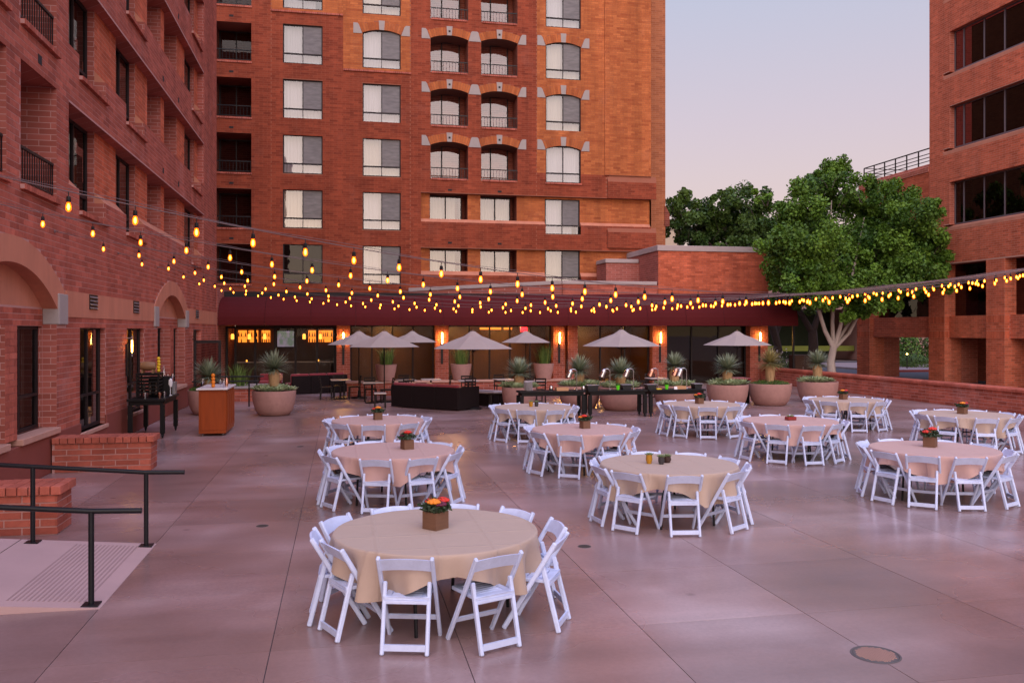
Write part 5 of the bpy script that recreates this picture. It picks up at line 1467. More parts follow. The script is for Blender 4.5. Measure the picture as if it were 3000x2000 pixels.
small_pot(4.24, 10.93, 'narrow dark grey pot with a succulent between two other pots', 'pot_slate', .043, .10, 2)
small_pot(4.37, 11.05, 'squat brown pot with a succulent on the three succulents table', 'pot_brown', .055, .085, 3, True)
small_pot(4.42, 19.85, 'small mustard pot on the table before the left buffet', 'pot_mustard', .05, .12, 4)
small_pot(4.56, 19.87, 'small dark pot on the table before the left buffet', 'pot_slate', .05, .11, 5)
t = thing('succulent_dish', 'shallow red square dish of succulents on the pink table', 'potted plant', (8.90, 15.82, ZTOP + .006), R(10))
q = MB(); q.box((0, 0, .035), (.20, .13, .07)); part(t, 'dish', q, 'dish_red', bevel=.008)
q = MB(); [rosette(q, (dx, dy, .065), 9, .07, .022, 7 + k) for k, (dx, dy) in enumerate(((-.05, 0), (.04, .02), (0, -.03)))]; obj('leaves', tinted(q.mesh('leaves', 'leaf_succulent'), .2, .8), t)

# ================================================================== planters and yuccas
def planter_proto():
    t = thing('planter', 'planter', 'planter')
    q = MB(); q.lathe([(.44, 0), (.50, .02), (.60, .16), (.66, .36), (.69, .56), (.70, .72), (.695, .745), (.665, .745), (.655, .70), (.60, .40)], 40); part(t, 'bowl', q, 'planter_clay', True)
    q = MB(); q.lathe([(0, .70), (.655, .69)], 32); part(t, 'soil', q, 'soil')
    return t
pp_used = [False]; PPROTO = planter_proto()
def planter(u, v, label, s=1.0):
    if not pp_used[0]:
        pp_used[0] = True; PPROTO.location = (u, v, 0); PPROTO['label'] = label; PPROTO['group'] = 'terracotta bowl planters'; o = PPROTO
    else: o = dup(PPROTO, (u, v, 0), rnd.uniform(0, 6), label, 'terracotta bowl planters')
    o.scale = (s, s, 1.0)
    return o
def yucca(u, v, z, label, sk_h, L, dry=False, seed=0, n=360, flat=.0):
    r = random.Random(seed)
    t = thing('yucca', label, 'plant', (u, v, z), 0, 'yuccas in the bowl planters')
    q = MB(); prof = [(.05, -.03), (.10, .02), (.15, sk_h * .45), (.17, sk_h * .72), (.11, sk_h), (0, sk_h + .04)]; q.lathe(prof, 20)
    for k in range(150):                                    # dead leaves hanging as a shaggy skirt
        a = r.uniform(0, 6.28); z0 = r.uniform(.5, 1.0) * sk_h; rr = .13 + .05 * r.random(); l = r.uniform(.25, .5) * sk_h
        p0 = Vector((math.cos(a) * rr * .8, math.sin(a) * rr * .8, z0)); p1 = Vector((math.cos(a) * (rr + .05), math.sin(a) * (rr + .05), max(0.01, z0 - l))); sd = Vector((-math.sin(a), math.cos(a), 0)) * .008
        q.add([p0 - sd, p0 + sd, p1], [(0, 1, 2)])
    part(t, 'leaf_skirt', q, 'yucca_skirt')
    q = MB(); c = Vector((0, 0, sk_h + .02))
    for k in range(n):
        a = r.uniform(0, 6.28); e = math.asin(r.uniform(-.30, 1.0)); l = L * r.uniform(.78, 1.05) * (1.0 if e > 0 else .85)
        d = Vector((math.cos(a) * math.cos(e), math.sin(a) * math.cos(e), math.sin(e) * (1 - flat))); sd = d.cross(Vector((0, 0, 1))).normalized() if abs(d.z) < .98 else Vector((1, 0, 0))
        w = .016 + .004 * r.random(); bend = Vector((0, 0, -1)) * l * (.05 + (.14 if dry else .03) * math.cos(e))
        b, m, tip = c + d * .04, c + d * l * .55 + bend * .3, c + d * l + bend
        q.add([b - sd * w, b + sd * w, m + sd * w * .9, m - sd * w * .9, tip], [(0, 1, 2, 3), (3, 2, 4)])
    me = q.mesh('leaf_crown', 'leaf_yucca_dry' if dry else 'leaf_yucca')
    tt = np.repeat(np.random.RandomState(seed).rand(n), 2); at = me.attributes.new('tint', 'FLOAT', 'FACE'); at.data.foreach_set('value', tt.astype(np.float32)); obj('leaf_crown', me, t)
    return t
def clump(u, v, z, label, n, rad, L, w, mt='leaf_succulent', seed=0, ring=(.25, .62)):
    q = MB(); r = random.Random(seed)
    for k in range(n):
        a = r.uniform(0, 6.28); rr = rad * r.uniform(*ring) / .62
        rosette(q, (rr * math.cos(a), rr * math.sin(a), r.uniform(-.02, .04)), 10, L * r.uniform(.8, 1.2), w, seed * 91 + k, .35, 3)
    o = obj('succulent_clump', tinted(q.mesh('succulent_clump', mt)), None, (u, v, z)); o['kind'] = 'stuff'
    o['label'] = label; return o
PL = [  # u, v, scale, label words, skirt height, leaf length, dry, cover
    (-2.02, 26.9, .93, 'standing alone right of the wooden cart', .52, .62, False, 's'),
    (-4.0, 27.5, .88, 'half hidden behind the wooden cart', .26, .66, False, 'g'),
    (5.62, 27.0, .80, 'left of the stack of plates', .30, .62, False, 's'),
    (7.75, 27.4, 1.0, 'behind the left buffet table', .35, .62, False, 's'),
    (8.85, 26.4, 1.0, 'behind the middle buffet table', .30, .60, False, 's'),
    (10.9, 26.9, 1.0, 'behind the right buffet table', .50, .52, False, 's'),
    (12.85, 27.0, 1.0, 'just right of the buffet tables', .38, .62, False, 's'),
    (14.50, 27.15, 1.04, 'in front of the rightmost pilaster', .55, .62, True, 'g'),
    (16.75, 27.9, 1.02, 'farthest right by the parapet wall', .50, .58, False, 's'),
]
for i, (u, v, s, w, sk, L, dry, cov) in enumerate(PL):
    planter(u, v, 'round clay planter ' + w, s)
    yucca(u, v, .72, ('straw-coloured dry' if dry else 'grey-green spiky') + ' yucca in the planter ' + w, sk + .14, L + .05, dry, 60 + i)
    if cov == 's': clump(u, v, .72, 'pale green succulents filling the planter ' + w, 22, .56 * s, .33, .10, 'leaf_succulent', 10 + i)
    else:
        np.random.seed(i); n = 1500; a = np.random.rand(n) * 6.283; rr = np.sqrt(np.random.rand(n)) * .66 * s
        c = np.stack([rr * np.cos(a), rr * np.sin(a), .03 + .12 * np.random.rand(n) - .10 * (rr / .66) ** 4], 1)
        o = obj('ground_cover', leaf_mesh('ground_cover', 'leaf_cover', c, .09, aspect=.18), None, (u, v, .70)); o['kind'] = 'stuff'; o['label'] = 'trailing dark green cover in the planter ' + w
# tall reed planters on the brick ledge
def reeds(u, v, z, label, s=1.0, seed=0):
    t = thing('tall_planter', 'tapered clay planter ' + label, 'planter', (u, v, z), 0, 'tapered clay planters on the ledge')
    q = MB(); q.lathe([(.26, 0), (.30, .02), (.38, .35), (.42, .62), (.425, .66), (.39, .66), (.37, .55)], 32); part(t, 'pot', q, 'planter_clay', True)
    q = MB(); q.lathe([(0, .60), (.38, .60)], 20); part(t, 'soil', q, 'soil')
    g = thing('reed_plant', 'wispy green reeds in the tapered planter ' + label, 'plant', (u, v, z + .60), 0, 'reeds in the tapered planters')
    q = MB(); r = random.Random(seed)
    for k in range(190):
        a = r.uniform(0, 6.28); b = r.uniform(0, .25); p = Vector((b * math.cos(a), b * math.sin(a), 0)); lean = r.uniform(.05, .75); hgt = r.uniform(.45, .95) * s
        a2 = a + r.uniform(-.6, .6); m = p + Vector((math.cos(a2) * lean * hgt * .35, math.sin(a2) * lean * hgt * .35, hgt * .65)); e = p + Vector((math.cos(a2) * lean * hgt * .95, math.sin(a2) * lean * hgt * .95, hgt * (1.0 - .35 * lean))); w = .009
        sd = Vector((-math.sin(a2), math.cos(a2), 0)) * w
        q.add([p - sd, p + sd, m + sd * .9, m - sd * .9, e], [(0, 1, 2, 3), (3, 2, 4)])
    obj('stems', tinted(q.mesh('stems', 'leaf_reed')), g)
ledge = building('brick_ledge', 'low brick ledge carrying three tapered planters on the terrace', 'wall', (5.0, 34.2, 0))
q = MB(); q.bounds(.2, 9.6, 33.9, 34.6, 0, .50); part(ledge, 'core', q, 'mortar_pink')
q = MB(); q.bounds(.15, 9.65, 33.85, 34.65, .50, .56); part(ledge, 'cap', q, 'sill_stone', bevel=.01)
br = []; courses(br, Plane((0, 33.9, 0), (1, 0, 0), (0, -1, 0)), .2, 9.6, 0, .5, [], 'brick_red'); lay_bricks(ledge, br, 300)
reeds(1.72, 34.2, .56, 'left on the ledge', .95, 1); reeds(4.72, 34.2, .56, 'middle on the ledge', 1.0, 2); reeds(8.15, 34.2, .56, 'right on the ledge', 1.1, 3)

# small brick bed with reeds and rail beside the bar
bed = building('brick_bed', 'low brick planting bed behind the lone planter at the left', 'planting bed', (-3.6, 33.5, 0))
q = MB(); q.bounds(-4.95, -2.5, 32.2, 34.3, 0, .46); part(bed, 'core', q, 'mortar_pink')
q = MB(); q.bounds(-5.0, -2.45, 32.15, 34.35, .46, .52); part(bed, 'cap', q, 'pale_stone', bevel=.01)
br = []; courses(br, Plane((0, 32.2, 0), (1, 0, 0), (0, -1, 0)), -4.95, -2.5, 0, .46, [], 'brick_red'); courses(br, Plane((-2.5, 0, 0), (0, 1, 0), (1, 0, 0)), 32.2, 34.3, 0, .46, [], 'brick_red'); lay_bricks(bed, br, 200)
g = thing('reed_plant', 'wispy reeds growing behind the cart beside the bar', 'plant', (-3.75, 33.0, .5))
q = MB(); r = random.Random(9)
for k in range(220):
    a = r.uniform(0, 6.28); b = r.uniform(0, .35); p = Vector((b * math.cos(a), b * math.sin(a), 0)); lean = r.uniform(.05, .8); hgt = r.uniform(.4, 1.0); a2 = a + r.uniform(-.6, .6)
    m = p + Vector((math.cos(a2) * lean * hgt * .35, math.sin(a2) * lean * hgt * .35, hgt * .65)); e = p + Vector((math.cos(a2) * lean * hgt * .9, math.sin(a2) * lean * hgt * .9, hgt * (1 - .3 * lean))); sd = Vector((-math.sin(a2), math.cos(a2), 0)) * .009
    q.add([p - sd, p + sd, m + sd * .9, m - sd * .9, e], [(0, 1, 2, 3), (3, 2, 4)])
obj('stems', tinted(q.mesh('stems', 'leaf_reed')), g)
o = building('handrail', 'black handrail between the lone planter and the bar', 'handrail', (-3.5, 30, 0), None)
q = MB(); q.tube([(-4.9, 30.0, .86), (-2.75, 30.0, .86)], .026, 8); q.tube([(-4.9, 31.9, .92), (-2.75, 31.9, .92)], .026, 8); part(o, 'rail', q, 'black_paint', True)
for x, y, z in ((-3.07, 30.0, .86), (-4.6, 30.0, .86), (-3.0, 31.9, .92), (-4.6, 31.9, .92)):
    q = MB(); q.tube([(x, y, 0), (x, y, z)], .026, 8); part(o, 'post', q, 'black_paint', True)

# ================================================================== umbrellas
def umbrella(u, v, dia, label, rot=0.0, za=2.55, tilt=0.0):
    t = thing('patio_umbrella', label, 'umbrella', (u, v, 0), rot, 'taupe market umbrellas')
    n = 8; Rr = dia / 2; ze = za - .50 * dia / 2.75 - .08; zm = za - .10
    q = MB()
    for k in range(n):
        a0, a1 = 2 * math.pi * k / n, 2 * math.pi * (k + 1) / n; am = (a0 + a1) / 2
        rows = []
        for j in range(7):
            f = j / 6; rr = .22 + (Rr - .22) * f; z = zm - .04 + (ze - zm + .04) * (f ** 1.12)
            s = .985 if j == 6 else 1
            sag = .018 * math.sin(math.pi * f) * 1.2
            rows.append([(rr * math.cos(a0), rr * math.sin(a0), z), (rr * s * math.cos(am) * math.cos(math.pi / n) * 1.015, rr * s * math.sin(am) * math.cos(math.pi / n) * 1.015, z - sag), (rr * math.cos(a1), rr * math.sin(a1), z)])
        for j in range(6):
            for i in range(2): q.quad(rows[j][i], rows[j][i + 1], rows[j + 1][i + 1], rows[j + 1][i])
    part(t, 'canopy', q, 'umbrella_cloth')
    q = MB(); q.lathe([(.33, zm - .085), (.22, zm - .015), (.07, za - .01), (0, za)], 16); vent = part(t, 'vent_cap', q, 'umbrella_cloth')
    q = MB(); q.sphere((0, 0, za + .03), .03, 8, 6); q.lathe([(.012, za - .02), (.012, za + .06)], 8); part(t, 'finial', q, 'box_wood', True)
    q = MB(); q.tube([(0, 0, .05), (0, 0, za)], .021, 10); part(t, 'pole', q, 'chair_dark', True)
    for k in range(n):
        a = 2 * math.pi * k / n; q = MB(); q.bar((.03 * math.cos(a), .03 * math.sin(a), za - .10), (Rr * .98 * math.cos(a), Rr * .98 * math.sin(a), ze + .0), .012, .018, (-math.sin(a), math.cos(a), 0))
        q.bar((.03 * math.cos(a), .03 * math.sin(a), ze - .12), (Rr * .5 * math.cos(a), Rr * .5 * math.sin(a), (ze + zm) / 2 - .02), .010, .014, (-math.sin(a), math.cos(a), 0)); part(t, 'rib', q, 'chair_dark')
    q = MB(); q.lathe([(.30, 0), (.30, .05), (.05, .08), (.04, .30)], 24); part(t, 'base', q, 'black_paint', True)
umbrella(.64, 33.0, 2.4, 'grey umbrella leftmost, in front of the first pilaster', .2)
umbrella(1.50, 31.0, 2.68, 'grey umbrella second from left, overlapping its two neighbours', .35)
umbrella(2.86, 35.4, 2.1, 'grey umbrella third from left, farther back', .1)
umbrella(4.20, 27.6, 2.72, 'grey umbrella beside the dark corner sofa', .3)
umbrella(7.40, 34.2, 2.15, 'grey umbrella in front of the red lit sign', .15)
umbrella(9.62, 28.6, 2.75, 'widest grey umbrella, above the buffet heat lamps', .39, 2.60)
umbrella(15.60, 31.9, 2.70, 'grey umbrella at the far right by the last pilaster', .25)

# ================================================================== buffet tables and what stands on them
def buffet(u0, u1, v0, label, mirror=False):
    t = building('buffet_table', label, 'buffet table', ((u0 + u1) / 2, v0 + .3, 0), 'black rolling buffet tables')
    h = .80; q = MB(); q.bounds(u0, u1, v0, v0 + .62, h - .05, h); part(t, 'tabletop', q, 'black_wood', bevel=.006)
    q = MB(); q.bounds(u0 + .06, u1 - .06, v0 + .04, v0 + .58, h - .14, h - .05); part(t, 'apron', q, 'black_wood')
    for x in (u0 + .06, u1 - .06):
        for y in (v0 + .06, v0 + .56):
            q = MB(); q.bounds(x - .05, x + .05, y - .05, y + .05, .10, h - .14); l = part(t, 'leg', q, 'black_wood')
            q = MB(); q.lathe([(.045, -.018), (.05, -.012), (.05, .012), (.045, .018)], 14, (x, y, .05), ax='x'); q.bounds(x - .028, x + .028, y - .02, y + .02, .05, .10); part(l, 'caster', q, 'black_paint')
buffet(5.05, 7.02, 24.1, 'black rolling buffet table at the left, with the stack of plates')
buffet(7.10, 8.92, 24.1, 'black rolling buffet table in the middle, with two heat lamps')
buffet(8.98, 10.78, 24.1, 'black rolling buffet table at the right, next to the planters')
ZB = .80
def heat_lamp(u, v, dirx, m, label):
    t = thing('heat_lamp', label, 'heat lamp', (u, v, ZB), 0, 'buffet heat lamps')
    q = MB(); q.lathe([(.07, 0), (.07, .012), (.015, .03)], 16); part(t, 'base', q, 'chrome', True)
    pts = [(0, 0, .02), (0, 0, .52)] + [(dirx * .10 * (1 - math.cos(a)), 0, .52 + .10 * math.sin(a)) for a in [k * math.pi / 8 for k in range(1, 7)]]
    q = MB(); q.tube(pts, .011, 8); part(t, 'stem', q, 'chrome', True)
    e = Vector(pts[-1]); ax = Vector((dirx * .45, 0, -1)).normalized(); q = MB()
    rs = [(.02, -.03), (.055, 0), (.075, .06), (.088, .20), (.090, .23)]
    ring = []
    b = ax.cross(Vector((0, 1, 0))).normalized()
    for r_, l_ in rs: ring.append([e + ax * l_ + (b * math.cos(2 * math.pi * k / 16) + Vector((0, 1, 0)) * math.sin(2 * math.pi * k / 16)) * r_ for k in range(16)])
    for i in range(len(ring) - 1):
        for k in range(16): q.quad(ring[i][k], ring[i][(k + 1) % 16], ring[i + 1][(k + 1) % 16], ring[i + 1][k])
    q.add(ring[0], [tuple(range(16))]); part(t, 'lamp_shade', q, m, True)
heat_lamp(6.85, 24.5, -1, 'chrome', 'chrome heat lamp at the right end of the left buffet table')
heat_lamp(7.88, 24.5, -1, 'chrome', 'chrome heat lamp in the middle of the middle buffet table')
heat_lamp(8.62, 24.5, -1, 'chrome', 'chrome heat lamp at the right end of the middle buffet table')
heat_lamp(9.40, 24.5, -1, 'copper', 'copper heat lamp at the left end of the right buffet table')
heat_lamp(10.32, 24.5, -1, 'chrome', 'chrome heat lamp at the right end of the right buffet table')
heat_lamp(10.22, 24.62, -1, 'copper', 'copper heat lamp half hidden behind the rightmost chrome one')
t = thing('plate_stack', 'tall stack of white plates at the left end of the buffet', 'plates', (5.35, 24.4, ZB))
for i in range(16):
    q = MB(); q.lathe([(.06, 0), (.13, .012), (.135, .014), (.13, .016), (.06, .006)], 24, (rnd.uniform(-.003, .003), 0, i * .017)); part(t, 'plate', q, 'porcelain', True)
def chafer(u, v, label, w=.34):
    t = thing('chafing_dish', label, 'chafing dish', (u, v, ZB), 0, 'black chafing dishes')
    q = MB(); q.extrude([(-w / 2 + .03, 0), (w / 2 - .03, 0), (w / 2, .14), (-w / 2, .14)], 'y', -.15, .15); part(t, 'pan', q, 'black_paint')
    q = MB(); q.bounds(-w / 2 - .02, w / 2 + .02, -.17, .17, .14, .155); part(t, 'lid', q, 'steel_grey', bevel=.005)
chafer(7.28, 24.4, 'black dish at the left end of the middle buffet table'); chafer(8.35, 24.45, 'black dish between the two middle heat lamps', .3); chafer(9.12, 24.4, 'black dish at the left end of the right buffet table', .3); chafer(10.62, 24.45, 'low black dish at the far right end of the buffet', .26)
for u, l in ((7.0, 'left buffet table'), (8.08, 'middle buffet table'), (9.62, 'right buffet table')):
    t = thing('green_cup', 'bright green cup of herbs on the ' + l, 'cup', (u, 24.35, ZB), 0, 'green herb cups')
    q = MB(); q.lathe([(.04, 0), (.058, .13), (.055, .13), (.04, .01)], 16); part(t, 'cup', q, 'green_glass', True)
    obj('herbs', leaf_mesh('herbs', 'leaf_cover', sprays((0, 0, .14), .07, 140, .03, int(u * 10)), .05, aspect=.4), t)
for u, l, w in ((6.35, 'left', .36), (10.05, 'right', .30)):
    t = thing('wooden_crate', 'light wooden tray standing on the ' + l + ' buffet table', 'tray', (u, 24.35, ZB), 0, 'wooden buffet trays')
    q = MB(); q.bounds(-w / 2, w / 2, -.12, -.108, 0, .09); q.bounds(-w / 2, w / 2, .108, .12, 0, .09); q.bounds(-w / 2, -w / 2 + .012, -.108, .108, 0, .09); q.bounds(w / 2 - .012, w / 2, -.108, .108, 0, .09); part(t, 'sides', q, 'stripe_tan')
    q = MB(); q.bounds(-w / 2 + .012, w / 2 - .012, -.108, .108, .005, .02); part(t, 'bottom', q, 'stripe_tan')
for u, v, l in ((6.05, 24.45, 'small glass jar left of the left wooden tray'), (6.98, 24.25, 'small glass jar beside the right end of the left buffet')):
    t = thing('glass_jar', l, 'jar', (u, v, ZB), 0, 'buffet glass jars'); q = MB(); q.lathe([(.05, 0), (.06, .03), (.06, .10), (.045, .13), (.05, .14)], 16); part(t, 'jar', q, 'chrome', True)
t = thing('name_card', 'small white folded card on the right buffet table', 'card', (9.85, 24.22, ZB)); q = MB(); q.extrude([(-.03, 0), (0, .08), (.03, 0), (.027, 0), (0, .074), (-.027, 0)], 'x', -.05, .05); part(t, 'card', q, 'porcelain')
t = thing('napkin_pile', 'small yellow pile of napkins on the right buffet table', 'napkins', (9.32, 24.24, ZB)); q = MB(); q.box((0, 0, .015), (.15, .12, .03)); part(t, 'stack', q, 'lemon_fruit', bevel=.006)
# ================================================================== wooden bar cart and its glasses
cart = building('bar_cart', 'orange-brown wooden bar cart with a white top on small wheels', 'cart', (-3.08, 22.5, 0))
q = MB(); q.bounds(-3.40, -2.77, 21.75, 23.35, .06, 1.12); part(cart, 'body', q, 'cherry_wood', bevel=.008)
q = MB(); q.bounds(-3.45, -2.72, 21.68, 23.42, 1.12, 1.16); part(cart, 'top', q, 'counter_white', bevel=.008)
for i in range(4):
    a = 21.80 + i * .385
    q = MB(); q.bounds(-2.772, -2.752, a + .02, a + .365, .14, 1.05); pn = part(cart, 'panel', q, 'cherry_wood', bevel=.006)
    q = MB(); q.bounds(-2.754, -2.744, a + .09, a + .295, .22, .97); part(pn, 'field', q, 'cherry_wood', bevel=.004)
q = MB(); q.bounds(-3.36, -2.81, 21.738, 21.752, .14, 1.05); pn = part(cart, 'panel', q, 'cherry_wood', bevel=.006)
for x in (-3.32, -2.85):
    for y in (21.85, 23.25): q = MB(); q.lathe([(.025, -.014), (.032, 0), (.025, .014)], 12, (x, y, .032), ax='x'); part(cart, 'caster', q, 'steel_grey')
def fruit_vase(u, v, z, m, n, label, r=.055, fr=.048):
    t = thing('fruit_vase', label, 'vase', (u, v, z), 0, 'glass cylinders of citrus')
    q = MB(); q.lathe([(r, 0), (r, n * fr * 1.75 + .03)], 20); q.lathe([(0, .004), (r, .004)], 20); part(t, 'glass', q, 'glass_clear', True)
    for k in range(n): q = MB(); q.sphere((rnd.uniform(-.004, .004), rnd.uniform(-.004, .004), .05 + k * fr * 1.75), fr, 12, 8); part(t, 'fruit', q, m, True)
fruit_vase(-3.10, 22.0, 1.16, 'orange_fruit', 4, 'glass cylinder of oranges on the wooden cart')
def goblet(u, v, z, label, h=.20, m='glass_drink'):
    t = thing('wine_glass', label, 'glass', (u, v, z), 0, 'drinking glasses')
    q = MB(); q.lathe([(.034, 0), (.030, .004), (.005, .01), (.005, h * .45), (.030, h * .55), (.040, h * .75), (.033, h)], 14); part(t, 'bowl', q, m, True)
    return t
for k, (x, y) in enumerate(((-3.34, 22.0), (-2.98, 22.4), (-2.94, 22.75), (-2.86, 22.1), (-2.90, 22.95))):
    goblet(x, y, 1.16, 'clear stemmed glass on the wooden cart, ' + ['left of the oranges', 'just right of the oranges', 'third from the oranges', 'front right corner', 'rearmost'][k], .22 if k == 0 else .17)
t = thing('cocktail_shaker', 'copper shaker at the right of the wooden cart top', 'shaker', (-2.84, 22.45, 1.16)); q = MB(); q.lathe([(.035, 0), (.045, .14), (.03, .18), (.02, .20), (.015, .22)], 16); part(t, 'body', q, 'copper', True)

# ================================================================== black bar table by the left wall
t = building('bar_table', 'black wooden bar table on wheels against the left brick wall', 'table', (-4.55, 22.4, 0))
q = MB(); q.bounds(-4.98, -4.12, 21.5, 23.3, .88, .94); part(t, 'tabletop', q, 'black_wood', bevel=.006)
q = MB(); q.bounds(-4.92, -4.18, 21.56, 23.24, .79, .88); part(t, 'apron', q, 'black_wood')
for x in (-4.91, -4.19):
    for y in (21.58, 23.22):
        q = MB(); q.bounds(x - .05, x + .05, y - .05, y + .05, .11, .79); l = part(t, 'leg', q, 'black_wood')
        q = MB(); q.lathe([(.045, -.018), (.055, -.01), (.055, .01), (.045, .018)], 14, (x, y, .055), ax='x'); q.bounds(x - .03, x + .03, y - .022, y + .022, .055, .11); part(l, 'caster', q, 'black_paint')
rk = building('wine_rack', 'dark slatted bottle rack on the black bar table', 'bottle rack', (-4.6, 22.2, .94))
for x in (-4.85, -4.36):
    for y in (21.95, 22.45): q = MB(); q.bounds(x - .015, x + .015, y - .015, y + .015, .94, 1.50); part(rk, 'post', q, 'black_wood')
for k in range(6):
    z = 1.05 + k * .085
    for y in (21.94, 22.46): q = MB(); q.bounds(-4.84, -4.37, y - .01, y + .01, z, z + .035); part(rk, 'slat', q, 'black_wood')
    for x in (-4.86, -4.35): q = MB(); q.bounds(x - .01, x + .01, 21.96, 22.44, z, z + .035); part(rk, 'slat', q, 'black_wood')
q = MB(); q.bounds(-4.87, -4.34, 21.93, 22.47, 1.50, 1.53); part(rk, 'top', q, 'black_wood')
for k in range(3):
    q = MB(); q.lathe([(0, 0), (.038, .004), (.038, .19), (.014, .25), (.014, .31)], 12, (-4.74 + k * .14, 22.2, 1.0)); b = part(rk, 'bottle', q, 'bottle_dark', True)
brl = building('barrel', 'small oak barrel lying on a cradle above the bottle rack', 'barrel', (-4.62, 22.1, 1.53))
q = MB(); q.lathe([(0, -.17), (.085, -.17), (.105, -.10), (.115, 0), (.105, .10), (.085, .17), (0, .17)], 20, (-4.62, 22.1, 1.70), ax='x'); bb = part(brl, 'staves', q, 'oak_barrel', True)
for z in (-.13, -.06, .06, .13): q = MB(); rr = .116 - abs(z) * .19; q.lathe([(rr, -.01), (rr + .003, 0), (rr, .01)], 20, (-4.62 + z, 22.1, 1.70), ax='x'); part(brl, 'hoop', q, 'cast_iron')
q = MB(); q.bounds(-4.76, -4.72, 21.99, 22.21, 1.53, 1.61); q.bounds(-4.52, -4.48, 21.99, 22.21, 1.53, 1.61); part(brl, 'cradle', q, 'oak_barrel')
fruit_vase(-4.42, 22.3, 1.53, 'lemon_fruit', 5, 'tall glass cylinder of lemons beside the barrel', .045, .042)
t = thing('carafe', 'clear glass carafe behind the lemons', 'carafe', (-4.36, 22.62, 1.42)); q = MB(); q.lathe([(.06, 0), (.07, .06), (.03, .16), (.025, .22), (.04, .25)], 16); part(t, 'body', q, 'glass_drink', True)
t = thing('serving_riser', 'dark riser box behind the bottle rack on the bar table', 'riser', (-4.45, 22.65, .94)); q = MB(); q.box((0, 0, .24), (.5, .30, .48)); part(t, 'box', q, 'black_wood', bevel=.005)
t = thing('acrylic_stand', 'grey metal stand on the right of the bar table', 'stand', (-4.28, 23.05, .94)); q = MB(); q.box((0, 0, .16), (.26, .22, .32)); part(t, 'box', q, 'steel_grey', bevel=.005)
for k, (x, y) in enumerate(((-4.34, 23.02), (-4.24, 23.08), (-4.22, 22.98))): goblet(x, y, 1.26, 'stemmed glass on the grey stand, ' + ['left', 'rear', 'right'][k], .2)
t = thing('dispenser', 'white oval dispenser in front of the grey stand', 'dispenser', (-4.2, 22.55, .94)); q = MB(); q.lathe([(.05, 0), (.05, .015), (.012, .02), (.012, .20), (.045, .22), (.06, .30), (.055, .40), (.02, .43)], 16); part(t, 'body', q, 'porcelain', True)
for k, (x, y) in enumerate(((-4.62, 21.75), (-4.3, 21.8), (-4.25, 22.1))):
    t = thing('steel_tumbler', 'polished tumbler on the bar table, ' + ['left front', 'middle front', 'right front'][k], 'tumbler', (x, y, .94), 0, 'tumblers on the bar table')
    q = MB(); q.lathe([(.035, 0), (.045, .13), (.042, .13), (.033, .01)], 14); part(t, 'cup', q, 'copper' if k == 1 else 'chrome', True)

# ================================================================== lounge sofas, low tables
def sofa(u, v, rz, L, label, arm=1.15, panels=3):
    t = thing('corner_sofa', label, 'sofa', (u, v, 0), rz, 'dark wicker lounge sofas')
    for k in range(panels):
        a = L * k / panels; q = MB(); q.bounds(a + .006, a + L / panels - .006, 0, .08, .03, .74); part(t, 'back_panel', q, 'wicker_dark', bevel=.008)
    q = MB(); q.bounds(L - .08, L, .085, arm, .03, .74); part(t, 'side_panel', q, 'wicker_dark', bevel=.008)
    q = MB(); q.bounds(.0, L - .085, .085, .82, .05, .30); part(t, 'base', q, 'wicker_dark')
    for k in range(panels):
        a = (L - .1) * k / panels; w = (L - .1) / panels
        q = MB(); q.bounds(a + .01, a + w - .01, .24, .82, .30, .45); part(t, 'seat_cushion', q, 'cushion_red', bevel=.03)
        q = MB(); q.bounds(a + .01, a + w - .01, .085, .25, .45, .82); part(t, 'back_cushion', q, 'cushion_red', bevel=.04)
    return t
def pillow(u, v, z, rz, label):
    t = thing('striped_pillow', label, 'pillow', (u, v, z), rz, 'striped pillows')
    q = MB(); q.sphere((0, 0, .17), .19, 14, 10, (1.05, .38, .95)); part(t, 'cushion', q, 'stripe_tan', True)
    for k in range(4):
        z0 = .06 + k * .07; rr = math.sqrt(max(.01, 1 - ((z0 - .17) / .18) ** 2)); q = MB()
        ring = [(.202 * rr * math.cos(a), .0745 * rr * math.sin(a)) for a in [2 * math.pi * j / 20 for j in range(20)]]
        q.extrude(ring, 'z', z0, z0 + .022); part(t, 'stripe', q, 'cushion_red')
sofa(1.62, 28.95, R(-45.6), 2.85, 'dark wicker corner sofa with red cushions left of the buffet')
pillow(2.35, 28.75, .48, R(-45), 'striped pillow on the left end of the near sofa'); pillow(2.85, 28.35, .50, R(-40), 'striped pillow in the middle of the near sofa')
sofa(-1.95, 35.2, R(24), 2.4, 'dark wicker sofa with red cushions in front of the bar', 1.0)
pillow(-2.55, 35.9, .5, R(10), 'striped pillow on the red bench at the left of the bar'); pillow(-1.75, 36.05, .46, R(20), 'striped pillow on the sofa in front of the bar')
t = thing('red_bench', 'small red cushioned bench left of the bar sofa', 'bench', (-2.75, 36.3, 0)); q = MB(); q.bounds(-.55, .35, -.3, .3, 0, .40); part(t, 'base', q, 'wicker_dark'); q = MB(); q.bounds(-.55, .35, .1, .3, .42, .80); q.bounds(-.55, .35, -.3, .09, .41, .52); part(t, 'cushion', q, 'cushion_red', bevel=.03)
t = thing('fire_table', 'low grey stone fire table right of the near sofa', 'table', (4.9, 29.2, 0), R(-45)); q = MB(); q.bounds(-.6, .6, -.4, .4, 0, .42); part(t, 'body', q, 'wicker_dark'); q = MB(); q.bounds(-.66, .66, -.46, .46, .42, .48); part(t, 'top', q, 'coping', bevel=.01); q = MB(); q.bounds(-.3, .3, -.12, .12, .48, .49); part(t, 'glass_bed', q, 'steel_grey')
